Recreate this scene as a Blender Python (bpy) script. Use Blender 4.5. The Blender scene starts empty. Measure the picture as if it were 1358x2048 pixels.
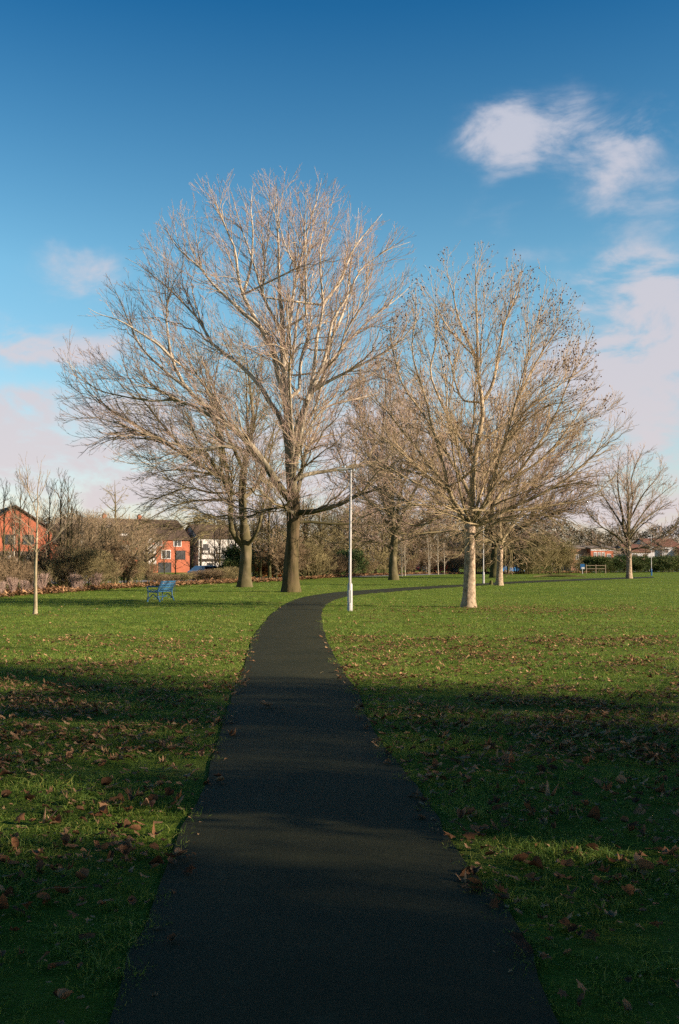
import bpy, math, random
import numpy as np
from math import radians, sin, cos, pi

# ------------------------------------------------------------------ camera, sky, sun
S = bpy.context.scene
F, CX, CY, HOR, CH = 1991.0, 679.0, 1024.0, 1128.0, 1.6
PITCH = math.atan((HOR - CY) / F)
cam = bpy.data.objects.new('camera', bpy.data.cameras.new('camera'))
S.collection.objects.link(cam)
cam.data.sensor_fit = 'VERTICAL'; cam.data.sensor_height = 36; cam.data.sensor_width = 24
cam.data.lens = F / 2048 * 36
cam.data.clip_start = 0.05; cam.data.clip_end = 6000
cam.location = (0, 0, CH); cam.rotation_euler = (pi / 2 + PITCH, 0, 0)
S.camera = cam
S.view_settings.view_transform = 'Standard'; S.view_settings.look = 'None'
EXPO = 1.3
S.view_settings.exposure = EXPO; S.view_settings.gamma = 1.0
S.render.film_transparent = False
S.cycles.max_bounces = 5; S.cycles.diffuse_bounces = 3; S.cycles.transparent_max_bounces = 6
S.cycles.use_denoising = False

SUN_EL, SUN_AZ = radians(17.5), radians(106)      # azimuth clockwise from the view direction (+Y)
SKY_STRENGTH = 0.062
SUN_STRENGTH = 5.0
SUNV = np.array([sin(SUN_AZ) * cos(SUN_EL), cos(SUN_AZ) * cos(SUN_EL), sin(SUN_EL)])
sl = bpy.data.lights.new('sun', 'SUN'); sl.energy = SUN_STRENGTH; sl.angle = radians(0.53); sl.color = (1.0, 0.86, 0.68)
so = bpy.data.objects.new('sun', sl); S.collection.objects.link(so)
from mathutils import Vector, Matrix
so.rotation_euler = Vector(SUNV).to_track_quat('Z', 'Y').to_euler()
so.location = (30, -10, 20)

def pix_ray(px, py):
    x = (px - CX) / F; y = (CY - py) / F
    return np.array([x, cos(PITCH) - y * sin(PITCH), sin(PITCH) + y * cos(PITCH)])
def at(px, py, Y):
    d = pix_ray(px, py); t = Y / d[1]
    return np.array([d[0] * t, Y, CH + d[2] * t])
def gnd(px, py, z=0.0):
    d = pix_ray(px, py); t = (z - CH) / d[2]
    return np.array([d[0] * t, d[1] * t, z])

world = bpy.data.worlds.new('World'); S.world = world; world.use_nodes = True
wn = world.node_tree; wn.nodes.clear()
def wnode(t, **k):
    n = wn.nodes.new(t)
    for a, b in k.items(): setattr(n, a, b)
    return n
def wmath(op, a, b=None, c=None):
    n = wnode('ShaderNodeMath', operation=op)
    for i, v in enumerate((a, b, c)):
        if v is None: continue
        if isinstance(v, (int, float)): n.inputs[i].default_value = v
        else: wn.links.new(v, n.inputs[i])
    return n.outputs[0]
def build_world():
    out = wnode('ShaderNodeOutputWorld'); bg = wnode('ShaderNodeBackground')
    bg.inputs['Strength'].default_value = SKY_STRENGTH
    wn.links.new(bg.outputs[0], out.inputs[0])
    sky = wnode('ShaderNodeTexSky', sky_type='NISHITA', sun_disc=False)
    sky.sun_elevation = SUN_EL; sky.sun_rotation = SUN_AZ
    sky.air_density = 1.0; sky.dust_density = 0.35; sky.ozone_density = 3.0; sky.altitude = 50
    hsv = wnode('ShaderNodeHueSaturation'); hsv.inputs['Saturation'].default_value = 1.22
    hsv.inputs['Hue'].default_value = 0.488
    wn.links.new(sky.outputs[0], hsv.inputs['Color'])
    tc = wnode('ShaderNodeTexCoord')
    sepg = wnode('ShaderNodeSeparateXYZ'); wn.links.new(tc.outputs['Generated'], sepg.inputs[0])
    gr = wnode('ShaderNodeValToRGB'); wn.links.new(sepg.outputs[2], gr.inputs[0])
    for i, (p, c) in enumerate([(0.0, (1.15, .92, 1.02)), (.13, (1.75, 1.30, 1.12)), (.28, (1.75, 1.42, 1.22)), (.5, (.32, .72, .90)), (.75, (.18, .38, .48))]):
        e = gr.color_ramp.elements[i] if i < 2 else gr.color_ramp.elements.new(p)
        e.position = p; e.color = (*c, 1)
    tint = wnode('ShaderNodeMix', data_type='RGBA', blend_type='MULTIPLY'); tint.inputs[0].default_value = 1.0
    wn.links.new(hsv.outputs[0], tint.inputs[6]); wn.links.new(gr.outputs[0], tint.inputs[7])
    sep = wnode('ShaderNodeSeparateXYZ'); wn.links.new(tc.outputs['Generated'], sep.inputs[0])
    az = wmath('ARCTAN2', sep.outputs[0], sep.outputs[1])
    el = wmath('ARCSINE', sep.outputs[2])
    nz = wnode('ShaderNodeTexNoise'); nz.inputs['Scale'].default_value = 10.0; nz.inputs['Detail'].default_value = 7
    nz.inputs['Roughness'].default_value = 0.6; nz.inputs['Distortion'].default_value = 0.35
    mp = wnode('ShaderNodeMapping'); mp.inputs['Scale'].default_value = (1, 1, 2.0); mp.inputs['Location'].default_value = (3.1, 1.7, 0.4)
    wn.links.new(tc.outputs['Generated'], mp.inputs[0]); wn.links.new(mp.outputs[0], nz.inputs['Vector'])
    n0 = nz.outputs[0]
    total = None
    nw = wnode('ShaderNodeTexNoise'); nw.inputs['Scale'].default_value = 9.0; nw.inputs['Detail'].default_value = 6
    wn.links.new(tc.outputs['Generated'], nw.inputs['Vector'])
    sw = wnode('ShaderNodeSeparateColor'); wn.links.new(nw.outputs['Color'], sw.inputs[0])
    az = wmath('ADD', az, wmath('MULTIPLY', wmath('SUBTRACT', sw.outputs[0], 0.5), 0.16))
    el2 = wmath('ADD', el, wmath('MULTIPLY', wmath('SUBTRACT', sw.outputs[1], 0.5), 0.11))
    clouds = [(1045, 220, 95, 52, .42), (1000, 335, 55, 85, .40), (1150, 275, 170, 50, .44), (1250, 375, 95, 62, .42), (1310, 262, 85, 30, .34),
              (1270, 620, 125, 82, .84), (1330, 700, 150, 105, .82), (1240, 740, 130, 55, .55), (1340, 900, 100, 30, .62), (1060, 495, 70, 14, .22),
              (140, 548, 75, 30, .60), (30, 695, 150, 46, .78), (60, 725, 80, 20, .3), (90, 868, 300, 44, 1.1), (330, 950, 500, 45, .75), (120, 960, 300, 22, .5),
              (650, 850, 300, 55, .55), (760, 960, 700, 60, .85), (1150, 1000, 500, 50, .7), (900, 740, 120, 50, .3)]
    for px, py, sx, sy, amp in clouds:
        d = pix_ray(px, py); d /= np.linalg.norm(d)
        a0 = math.atan2(d[0], d[1]); e0 = math.asin(d[2])
        u = wmath('MULTIPLY', wmath('SUBTRACT', az, float(a0)), F / sx / 1.35)
        v = wmath('MULTIPLY', wmath('SUBTRACT', el2, float(e0)), F / sy / 1.35)
        r2 = wmath('ADD', wmath('MULTIPLY', u, u), wmath('MULTIPLY', v, v))
        g = wmath('MULTIPLY', wmath('EXPONENT', wmath('MULTIPLY', wmath('POWER', r2, 1.5), -0.8)), amp)
        total = g if total is None else wmath('ADD', total, g)
    total = wmath('MINIMUM', total, 1.0)
    # low cloud bank all the way round outside the view, scattered cloud above it
    ban = wmath('MULTIPLY', wmath('EXPONENT', wmath('MULTIPLY', wmath('ABSOLUTE', el), -9.0)), 0.6)
    total = wmath('MAXIMUM', total, ban)
    dens = wmath('ADD', wmath('MULTIPLY', total, wmath('ADD', wmath('MULTIPLY', n0, 5.6), -1.75)), wmath('MULTIPLY', wmath('SUBTRACT', n0, 0.60), 0.25))
    mr = wnode('ShaderNodeMapRange', interpolation_type='SMOOTHERSTEP')
    wn.links.new(dens, mr.inputs[0]); mr.inputs[1].default_value = 0.02; mr.inputs[2].default_value = 1.45
    cc = wnode('ShaderNodeValToRGB')
    cc.color_ramp.elements[0].position = 0.0; cc.color_ramp.elements[0].color = (.74, .65, .66, 1)
    cc.color_ramp.elements[1].position = 0.42; cc.color_ramp.elements[1].color = (.60, .61, .70, 1)
    wn.links.new(el, cc.inputs[0])
    cs = wnode('ShaderNodeVectorMath', operation='SCALE'); wn.links.new(cc.outputs[0], cs.inputs[0]); cs.inputs['Scale'].default_value = 1.0 / SKY_STRENGTH / 2 ** EXPO
    mix = wnode('ShaderNodeMix', data_type='RGBA')
    wn.links.new(wmath('MULTIPLY', mr.outputs[0], 0.9), mix.inputs[0])
    wn.links.new(tint.outputs[2], mix.inputs[6]); wn.links.new(cs.outputs[0], mix.inputs[7])
    wn.links.new(mix.outputs[2], bg.inputs[0])
build_world()

# ------------------------------------------------------------------ helpers
COL = S.collection
def link(o, parent=None):
    COL.objects.link(o)
    if parent is not None: o.parent = parent
    return o
def tag(o, label=None, cat=None, group=None, kind=None):
    if label: o['label'] = label
    if cat: o['category'] = cat
    if group: o['group'] = group
    if kind: o['kind'] = kind
    return o
def thing(name, loc, label, cat, group=None, rz=0.0):
    o = bpy.data.objects.new(name, None); link(o)
    o.location = tuple(float(v) for v in loc); o.rotation_euler = (0, 0, rz); o.empty_display_size = .2
    return tag(o, label, cat, group)
def np_mesh(name, verts, quads, mats, midx=None, smooth=True, tris=None):
    me = bpy.data.meshes.new(name)
    verts = np.asarray(verts, np.float32)
    quads = np.zeros((0, 4), np.int32) if quads is None else np.asarray(quads, np.int32)
    tris = np.zeros((0, 3), np.int32) if tris is None else np.asarray(tris, np.int32)
    nq, nt = len(quads), len(tris)
    me.vertices.add(len(verts)); me.vertices.foreach_set('co', verts.ravel())
    me.loops.add(nq * 4 + nt * 3)
    me.loops.foreach_set('vertex_index', np.concatenate([quads.ravel(), tris.ravel()]).astype(np.int32))
    me.polygons.add(nq + nt)
    ls = np.concatenate([np.arange(nq) * 4, nq * 4 + np.arange(nt) * 3]).astype(np.int32)
    me.polygons.foreach_set('loop_start', ls)
    if midx is not None: me.polygons.foreach_set('material_index', np.asarray(midx, np.int32))
    me.polygons.foreach_set('use_smooth', np.full(nq + nt, smooth, bool))
    for m in mats: me.materials.append(m)
    me.update(calc_edges=True)
    return me
def mobj(name, me, parent=None): return link(bpy.data.objects.new(name, me), parent)
def copy_tree(o, parent=None):
    c = o.copy(); COL.objects.link(c); c.parent = parent
    for ch in o.children:
        copy_tree(ch, c)
    return c

class MB:
    """collects simple solids into one mesh"""
    def __init__(s): s.v = []; s.q = []; s.m = []; s.n = 0
    def add(s, v, q, m=0):
        v = np.asarray(v, float); q = np.asarray(q, int)
        s.v.append(v); s.q.append(q + s.n); s.m.append(np.full(len(q), m)); s.n += len(v); return s
    def box(s, c, size, rz=0.0, m=0, rx=0.0, ry=0.0):
        x, y, z = [a / 2 for a in size]
        v = np.array([(-x, -y, -z), (x, -y, -z), (x, y, -z), (-x, y, -z), (-x, -y, z), (x, -y, z), (x, y, z), (-x, y, z)])
        M = np.array(Matrix.Rotation(rz, 3, 'Z') @ Matrix.Rotation(ry, 3, 'Y') @ Matrix.Rotation(rx, 3, 'X'))
        return s.add(v @ M.T + np.array(c), [(0, 3, 2, 1), (4, 5, 6, 7), (0, 1, 5, 4), (1, 2, 6, 5), (2, 3, 7, 6), (3, 0, 4, 7)], m)
    def tube(s, pts, rad, k=10, m=0, cap=True):
        pts = np.asarray(pts, float)[None]; rad = np.broadcast_to(np.asarray(rad, float), (pts.shape[1],))[None]
        v, q = tubes(pts, rad, k)
        s.add(v, q, m)
        if cap:
            n = pts.shape[1]
            for i, e in ((0, 0), (n - 1, 1)):
                ring = np.arange(k) + (s.n - n * k) + i * k
                c = s.n; s.v.append(pts[0, i][None]); s.n += 1
                for j in range(0, k, 1):
                    a, b = ring[j], ring[(j + 1) % k]
                    s.q.append(np.array([[c, a, b, b] if False else [a, b, c, c]])); s.m.append(np.array([m]))
        return s
    def build(s, name, mats, parent=None, smooth=False, bevel=0.0, loc=None):
        v = np.concatenate(s.v); q = np.concatenate(s.q); m = np.concatenate(s.m)
        if not isinstance(mats, (list, tuple)): mats = [mats]
        deg = q[:, 2] == q[:, 3]
        me = np_mesh(name, v, q[~deg], mats, np.concatenate([m[~deg], m[deg]]), smooth, tris=q[deg][:, :3] if deg.any() else None)
        o = mobj(name, me, parent)
        if loc is not None: o.location = loc
        if bevel:
            b = o.modifiers.new('bevel', 'BEVEL'); b.width = bevel; b.segments = 2; b.limit_method = 'ANGLE'
        return o

def tubes(pts, rad, k):
    """pts (N,S,3), rad (N,S) -> verts, quads of N open tubes"""
    N, Sg, _ = pts.shape
    t = np.empty_like(pts)
    t[:, 1:-1] = pts[:, 2:] - pts[:, :-2]; t[:, 0] = pts[:, 1] - pts[:, 0]; t[:, -1] = pts[:, -1] - pts[:, -2]
    t /= np.linalg.norm(t, axis=2, keepdims=True) + 1e-9
    mean = pts[:, -1] - pts[:, 0]; mean /= np.linalg.norm(mean, axis=1, keepdims=True) + 1e-9
    ref = np.where(np.abs(mean[:, 2:3]) < .8, np.array([[0, 0, 1.0]]), np.array([[1.0, 0.1, 0]]))
    u = np.cross(t, ref[:, None]); u /= np.linalg.norm(u, axis=2, keepdims=True) + 1e-9
    w = np.cross(t, u)
    a = np.arange(k) * 2 * pi / k
    ring = u[:, :, None] * np.cos(a)[None, None, :, None] + w[:, :, None] * np.sin(a)[None, None, :, None]
    v = pts[:, :, None] + ring * rad[:, :, None, None]
    b = (np.arange(N) * Sg * k)[:, None, None] + (np.arange(Sg - 1) * k)[None, :, None]
    j = np.arange(k)[None, None]; j2 = (j + 1) % k
    q = np.stack([b + j, b + j2, b + k + j2, b + k + j], -1).reshape(-1, 4)
    return v.reshape(-1, 3), q
def resample(pts, n):
    """Catmull-Rom through the traced points"""
    p = np.asarray(pts, float)
    if len(p) == 2: return p[0] + (p[1] - p[0]) * np.linspace(0, 1, n)[:, None]
    e = np.vstack([2 * p[0] - p[1], p, 2 * p[-1] - p[-2]])
    d = np.r_[0, np.cumsum(np.linalg.norm(np.diff(p[:, :3], axis=0), axis=1))]
    s = np.linspace(0, d[-1], n); out = []
    for x in s:
        i = min(np.searchsorted(d, x, side='right') - 1, len(p) - 2); i = max(i, 0)
        t = (x - d[i]) / max(d[i + 1] - d[i], 1e-9)
        a, b, c, f = e[i], e[i + 1], e[i + 2], e[i + 3]
        out.append(.5 * (2 * b + (c - a) * t + (2 * a - 5 * b + 4 * c - f) * t * t + (3 * b - a - 3 * c + f) * t ** 3))
    return np.array(out)

# ------------------------------------------------------------------ materials
def mat(name, build):
    m = bpy.data.materials.new(name); m.use_nodes = True
    nt = m.node_tree; nt.nodes.clear()
    class B: pass
    b = B(); b.nt = nt
    def node(t, **k):
        n = nt.nodes.new(t)
        for a, v in k.items():
            if a.startswith('i_'): n.inputs[a[2:].replace('_', ' ')].default_value = v
            else: setattr(n, a, v)
        return n
    b.node = node; b.link = nt.links.new
    b.out = node('ShaderNodeOutputMaterial')
    b.tc = node('ShaderNodeTexCoord')
    def noise(scale, detail=4, rough=.55, coord='Object', vec=None, mscale=None):
        n = node('ShaderNodeTexNoise'); n.inputs['Scale'].default_value = scale; n.inputs['Detail'].default_value = detail
        n.inputs['Roughness'].default_value = rough
        v = vec or b.tc.outputs[coord]
        if mscale:
            mp = node('ShaderNodeMapping'); mp.inputs['Scale'].default_value = mscale; b.link(v, mp.inputs[0]); v = mp.outputs[0]
        b.link(v, n.inputs['Vector']); return n.outputs[0]
    b.noise = noise
    def ramp(fac, stops):
        r = node('ShaderNodeValToRGB'); el = r.color_ramp.elements
        for i, (p, c) in enumerate(stops):
            e = el[i] if i < 2 else el.new(p)
            e.position = p; e.color = (*c, 1) if len(c) == 3 else c
        b.link(fac, r.inputs[0]); return r.outputs[0]
    b.ramp = ramp
    def mix(f, a, c, mode='MIX'):
        n = node('ShaderNodeMix', data_type='RGBA', blend_type=mode)
        for i, v in ((0, f), (6, a), (7, c)):
            if isinstance(v, (int, float)): n.inputs[i].default_value = v
            elif isinstance(v, tuple): n.inputs[i].default_value = (*v, 1) if len(v) == 3 else v
            else: b.link(v, n.inputs[i])
        return n.outputs[2]
    b.mix = mix
    def math_(op, a, c=0.0):
        n = node('ShaderNodeMath', operation=op)
        for i, v in ((0, a), (1, c)):
            if isinstance(v, (int, float)): n.inputs[i].default_value = v
            else: b.link(v, n.inputs[i])
        return n.outputs[0]
    b.math = math_
    def bump(h, strength=.5, dist=.02):
        n = node('ShaderNodeBump'); n.inputs['Strength'].default_value = strength; n.inputs['Distance'].default_value = dist
        b.link(h, n.inputs['Height']); return n.outputs[0]
    b.bump = bump
    def bsdf(color, rough=.85, normal=None, spec=.2, metal=0.0, emis=None):
        n = node('ShaderNodeBsdfPrincipled'); n.inputs['Roughness'].default_value = rough
        n.inputs['Specular IOR Level'].default_value = spec; n.inputs['Metallic'].default_value = metal
        if isinstance(color, tuple): n.inputs['Base Color'].default_value = (*color, 1)
        else: b.link(color, n.inputs['Base Color'])
        if normal is not None: b.link(normal, n.inputs['Normal'])
        return n.outputs[0]
    b.bsdf = bsdf
    build(b)
    return m
def plain(name, c, rough=.7, var=.25, scale=6.0, spec=.25, metal=0.0, bump=0.0):
    def f(b):
        n = b.noise(scale, 5)
        lo = tuple(x * (1 - var) for x in c); hi = tuple(min(x * (1 + var), .95) for x in c)
        col = b.ramp(n, [(.3, lo), (.7, hi)])
        b.link(b.bsdf(col, rough, b.bump(n, bump, .01) if bump else None, spec, metal), b.out.inputs[0])
    return mat(name, f)
def bark(name, c1, c2, moss=None, mossz=(0, 8), scale=7.0, stretch=.25, bump=.8, moss_amt=.8):
    def f(b):
        n = b.noise(scale, 6, .65, mscale=(1, 1, stretch))
        n2 = b.noise(scale * .22, 3)
        col = b.ramp(n, [(.34, c1), (.62, c2)])
        if moss:
            g = b.node('ShaderNodeSeparateXYZ'); b.link(b.tc.outputs['Object'], g.inputs[0])
            mr = b.node('ShaderNodeMapRange'); b.link(g.outputs[2], mr.inputs[0])
            mr.inputs[1].default_value = mossz[0]; mr.inputs[2].default_value = mossz[1]; mr.inputs[3].default_value = moss_amt; mr.inputs[4].default_value = 0.0
            fac = b.math('MULTIPLY', mr.outputs[0], b.ramp(n2, [(.25, (.35, .35, .35)), (.55, (1, 1, 1))]))
            col = b.mix(fac, col, moss)
        b.link(b.bsdf(col, .9, b.bump(n, bump, .03), .1), b.out.inputs[0])
    return mat(name, f)

M = {}
M['trunk_old'] = bark('old_furrowed_bark', (.018, .013, .009), (.12, .078, .048), (.075, .065, .02), (0, 9), 6, .16, 1.0, .55)
M['limb_pale'] = bark('pale_limb_bark', (.22, .17, .115), (.56, .46, .35), (.06, .05, .022), (5.5, 13), 3.0, .5, .6, 1.0)
M['limb_pale2'] = bark('pale_mossy_bark', (.075, .06, .035), (.25, .19, .12), (.075, .062, .028), (3, 14), 3.0, .5, .6, .95)
M['branch_pale'] = bark('pale_branch_bark', (.20, .15, .10), (.44, .33, .23), (.12, .095, .045), (4, 14), 4, .6, .2, .9)
M['twig_pink'] = plain('pinkish_twig_bark', (.34, .235, .19), .9, .3, 2.0, .05)
M['twig_olive'] = plain('olive_twig_bark', (.25, .20, .10), .9, .35, 1.0, .05)
M['twig_brown'] = plain('brown_twig_bark', (.25, .175, .105), .9, .35, 1.0, .05)
M['plane_trunk'] = bark('flaky_plane_bark', (.13, .085, .055), (.46, .33, .235), (.15, .13, .06), (0, 3), 9, .8, .5, .35)
M['plane_branch'] = bark('plane_branch_bark', (.19, .135, .075), (.50, .37, .24), (.12, .10, .04), (2, 8), 4, .6, .2, .8)
M['plane_twig'] = plain('plane_twig_bark', (.34, .235, .145), .9, .3, 2.0, .05)
M['dark_bark'] = bark('dark_thicket_bark', (.03, .024, .014), (.11, .085, .045), (.07, .07, .02), (0, 6), 6, .3, .7, .7)
M['birch_bark'] = bark('white_birch_bark', (.12, .10, .07), (.42, .36, .28), None, (0, 1), 5, 2.0, .3)
M['seed'] = plain('seed_ball_brown', (.075, .035, .022), .9, .3, 30)
M['sapling'] = bark('sapling_bark', (.15, .11, .07), (.36, .28, .20), (.2, .18, .08), (1, 4), 9, .4, .3, .4)
def leafmat(name, c, tr=.35):
    def f(b):
        oi = b.node('ShaderNodeObjectInfo')
        geo = b.node('ShaderNodeNewGeometry')
        n = b.noise(3.0, 3)
        r = b.math('ADD', b.math('MULTIPLY', geo.outputs['Random Per Island'], .7), b.math('MULTIPLY', n, .3))
        r = b.math('FRACT', b.math('ADD', r, oi.outputs['Random']))
        col = b.ramp(r, c)
        d = b.bsdf(col, .8, None, .15)
        t = b.node('ShaderNodeBsdfTranslucent'); b.link(col, t.inputs[0])
        ms = b.node('ShaderNodeMixShader'); ms.inputs[0].default_value = tr
        b.link(d, ms.inputs[1]); b.link(t.outputs[0], ms.inputs[2]); b.link(ms.outputs[0], b.out.inputs[0])
    return mat(name, f)
M['leaf'] = leafmat('dead_leaf', [(.0, (.07, .035, .018)), (.4, (.19, .085, .038)), (.75, (.32, .145, .07)), (1.0, (.40, .24, .13))], .25)
M['litter'] = leafmat('leaf_litter', [(.0, (.09, .045, .02)), (.5, (.25, .12, .055)), (1.0, (.42, .25, .13))], .2)
M['evergreen'] = leafmat('evergreen_leaf', [(.0, (.018, .035, .010)), (.6, (.045, .07, .02)), (1.0, (.10, .11, .03))], .2)
M['olive_leaf'] = leafmat('olive_leaf', [(.0, (.05, .055, .015)), (.6, (.10, .10, .03)), (1.0, (.18, .14, .05))], .3)
M['copper_leaf'] = leafmat('copper_leaf', [(.0, (.25, .08, .02)), (.6, (.42, .16, .04)), (1.0, (.5, .25, .08))], .3)
def grassmat(b):
    geo = b.node('ShaderNodeNewGeometry')
    oi = b.node('ShaderNodeObjectInfo')
    n = b.noise(.45, 4, .6, vec=geo.outputs['Position'])
    r = b.math('ADD', b.math('MULTIPLY', geo.outputs['Random Per Island'], .45), b.math('MULTIPLY', n, .55))
    col = b.ramp(r, [(.12, (.065, .12, .014)), (.40, (.125, .205, .030)), (.60, (.20, .25, .040)), (.78, (.36, .30, .08)), (.95, (.46, .35, .17))])
    d = b.bsdf(col, .6, None, .25)
    t = b.node('ShaderNodeBsdfTranslucent'); b.link(col, t.inputs[0])
    ms = b.node('ShaderNodeMixShader'); ms.inputs[0].default_value = .4
    b.link(d, ms.inputs[1]); b.link(t.outputs[0], ms.inputs[2]); b.link(ms.outputs[0], b.out.inputs[0])
M['grass'] = mat('grass_blade', grassmat)
def groundmat(b):
    pos = b.tc.outputs['Object']
    n1 = b.noise(.12, 5, .6); n2 = b.noise(1.3, 6, .65); n3 = b.noise(22, 4, .7); n4 = b.noise(.5, 4, .6)
    green = b.ramp(b.math('ADD', b.math('MULTIPLY', n2, .5), b.math('MULTIPLY', n3, .5)), [(.3, (.030, .05, .006)), (.5, (.09, .14, .015)), (.7, (.17, .20, .03))])
    dry = b.ramp(n3, [(.35, (.06, .05, .02)), (.65, (.22, .18, .07))])
    f = b.ramp(b.math('ADD', b.math('MULTIPLY', n4, .6), b.math('MULTIPLY', n2, .4)), [(.50, (0, 0, 0)), (.66, (.75, .75, .75))])
    col = b.mix(f, green, dry)
    col = b.mix(.35, col, b.ramp(n1, [(.35, (.06, .11, .01)), (.7, (.17, .19, .03))]))
    b.link(b.bsdf(col, .95, b.bump(b.math('ADD', b.math('MULTIPLY', n2, 1.5), n3), 1.0, .06), .05), b.out.inputs[0])
M['ground'] = mat('lawn_ground', groundmat)
def asphalt(b):
    n = b.noise(140, 3, .7); n2 = b.noise(1.1, 5, .6); n3 = b.noise(9, 4, .6)
    col = b.ramp(n, [(.35, (.014, .0145, .0055)), (.62, (.036, .034, .014))])
    col = b.mix(.5, col, b.ramp(n2, [(.3, (.014, .017, .0055)), (.7, (.038, .035, .015))]))
    col = b.mix(b.ramp(n3, [(.58, (0, 0, 0)), (.7, (.45, .45, .45))]), col, (.045, .045, .022))
    b.link(b.bsdf(col, .8, b.bump(n, .4, .005), .12), b.out.inputs[0])
M['asphalt'] = mat('worn_asphalt', asphalt)
M['road'] = plain('road_tarmac', (.17, .16, .165), .8, .2, 1.0)
M['lamp_metal'] = plain('weathered_grey_paint', (.36, .335, .31), .5, .12, 14, .4)
M['lamp_lens'] = plain('lamp_lens', (.55, .56, .55), .2, .05, 5, .5)
M['blue'] = plain('faded_blue_paint', (.03, .105, .20), .45, .25, 12, .4)
M['blue2'] = plain('bright_blue_paint', (.015, .10, .26), .45, .2, 12, .4)
M['dark'] = plain('dark_paint', (.03, .03, .028), .6, .2, 8)
M['wood'] = plain('weathered_wood', (.20, .15, .10), .85, .3, 8)
def brick(name, c1, c2, mortar, sc=1.0):
    def f(b):
        t = b.node('ShaderNodeTexBrick'); t.inputs['Scale'].default_value = 1.0 * sc
        t.inputs['Color1'].default_value = (*c1, 1); t.inputs['Color2'].default_value = (*c2, 1); t.inputs['Mortar'].default_value = (*mortar, 1)
        t.inputs['Brick Width'].default_value = .23; t.inputs['Row Height'].default_value = .075; t.inputs['Mortar Size'].default_value = .01
        sp = b.node('ShaderNodeSeparateXYZ'); b.link(b.tc.outputs['Object'], sp.inputs[0])
        cb = b.node('ShaderNodeCombineXYZ'); b.link(b.math('ADD', sp.outputs[0], sp.outputs[1]), cb.inputs[0]); b.link(sp.outputs[2], cb.inputs[1])
        b.link(cb.outputs[0], t.inputs['Vector'])
        n = b.noise(.8, 5)
        col = b.mix(.35, t.outputs[0], b.ramp(n, [(.3, tuple(x * .6 for x in c1)), (.7, tuple(min(1, x * 1.3) for x in c2))]))
        b.link(b.bsdf(col, .9, None, .1), b.out.inputs[0])
    return mat(name, f)
M['brick_red'] = brick('red_brick', (.29, .068, .030), (.36, .10, .05), (.24, .14, .10))
M['brick_brown'] = brick('brown_brick', (.26, .12, .07), (.32, .16, .10), (.28, .2, .15))
def tiles(name, c):
    def f(b):
        w = b.node('ShaderNodeTexWave'); w.inputs['Scale'].default_value = 1.6; w.bands_direction = 'Z'; w.inputs['Distortion'].default_value = .6
        b.link(b.tc.outputs['Object'], w.inputs['Vector'])
        n = b.noise(2.5, 5)
        col = b.mix(.4, b.ramp(n, [(.3, tuple(x * .6 for x in c)), (.7, tuple(x * 1.4 for x in c))]), b.ramp(w.outputs[1], [(0, tuple(x * .5 for x in c)), (.5, c)]))
        b.link(b.bsdf(col, .85, None, .15), b.out.inputs[0])
    return mat(name, f)
M['roof_dark'] = tiles('dark_roof_tiles', (.075, .05, .036)); M['roof_red'] = tiles('red_roof_tiles', (.13, .06, .042)); M['roof_tan'] = tiles('tan_roof_tiles', (.17, .13, .10))
M['white_render'] = plain('white_render', (.46, .42, .39), .8, .08, 1.5)
M['grey_render'] = plain('grey_render', (.36, .34, .35), .8, .1, 1.5)
M['beam'] = plain('black_timber', (.03, .022, .018), .8, .2, 4)
M['glass'] = plain('window_glass', (.03, .035, .04), .12, .3, .7, .6)
M['white_frame'] = plain('white_window_frame', (.55, .52, .50), .5, .05, 3)

# ------------------------------------------------------------------ ground, path, road
ROAD_L = [(-60, 44), (-40, 54), (-26, 68), (-14, 84), (0, 102), (25, 128), (70, 168), (140, 200)]
def ground_height(x, y): return 0.0
def build_ground():
    R = 4200.0
    me = np_mesh('ground', [(-R, -R, 0), (R, -R, 0), (R, R, 0), (-R, R, 0)], [(0, 1, 2, 3)], [M['ground']], smooth=False)
    tag(mobj('ground', me), kind='structure')
build_ground()
PL = [(300, 1850), (335, 1740), (375, 1640), (400, 1580), (430, 1500), (450, 1440), (472, 1380), (490, 1330), (498, 1295), (511, 1268), (530, 1243), (551, 1222), (577, 1205), (605, 1195), (645, 1188), (692, 1183), (760, 1178.5), (805, 1175.5), (880, 1171.5), (935, 1168.6), (1000, 1164.6), (1070, 1161.3), (1200, 1156.5), (1300, 1153.5)]
PR = [(1012, 1850), (945, 1738), (880, 1640), (842, 1580), (774, 1500), (739, 1440), (707, 1380), (678, 1330), (660, 1295), (650, 1268), (644, 1243), (645, 1222), (657, 1207), (680, 1197), (716, 1190), (765, 1185.5), (830, 1180), (880, 1176.5), (935, 1173), (990, 1169.5), (1050, 1166), (1120, 1163), (1220, 1159), (1310, 1155.6)]
def path_edges():
    L = np.array([gnd(*p)[:2] for p in PL]); Rr = np.array([gnd(*p)[:2] for p in PR])
    L = np.vstack([[(-.72, -8), (-.70, 0), (-.74, 2.5)], L]); Rr = np.vstack([[(.84, -8), (.80, 0), (.77, 2.9)], Rr])
    n = 420
    return resample(np.c_[L, np.zeros(len(L))], n)[:, :2], resample(np.c_[Rr, np.zeros(len(Rr))], n)[:, :2]
EL, ER = path_edges()
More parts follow.
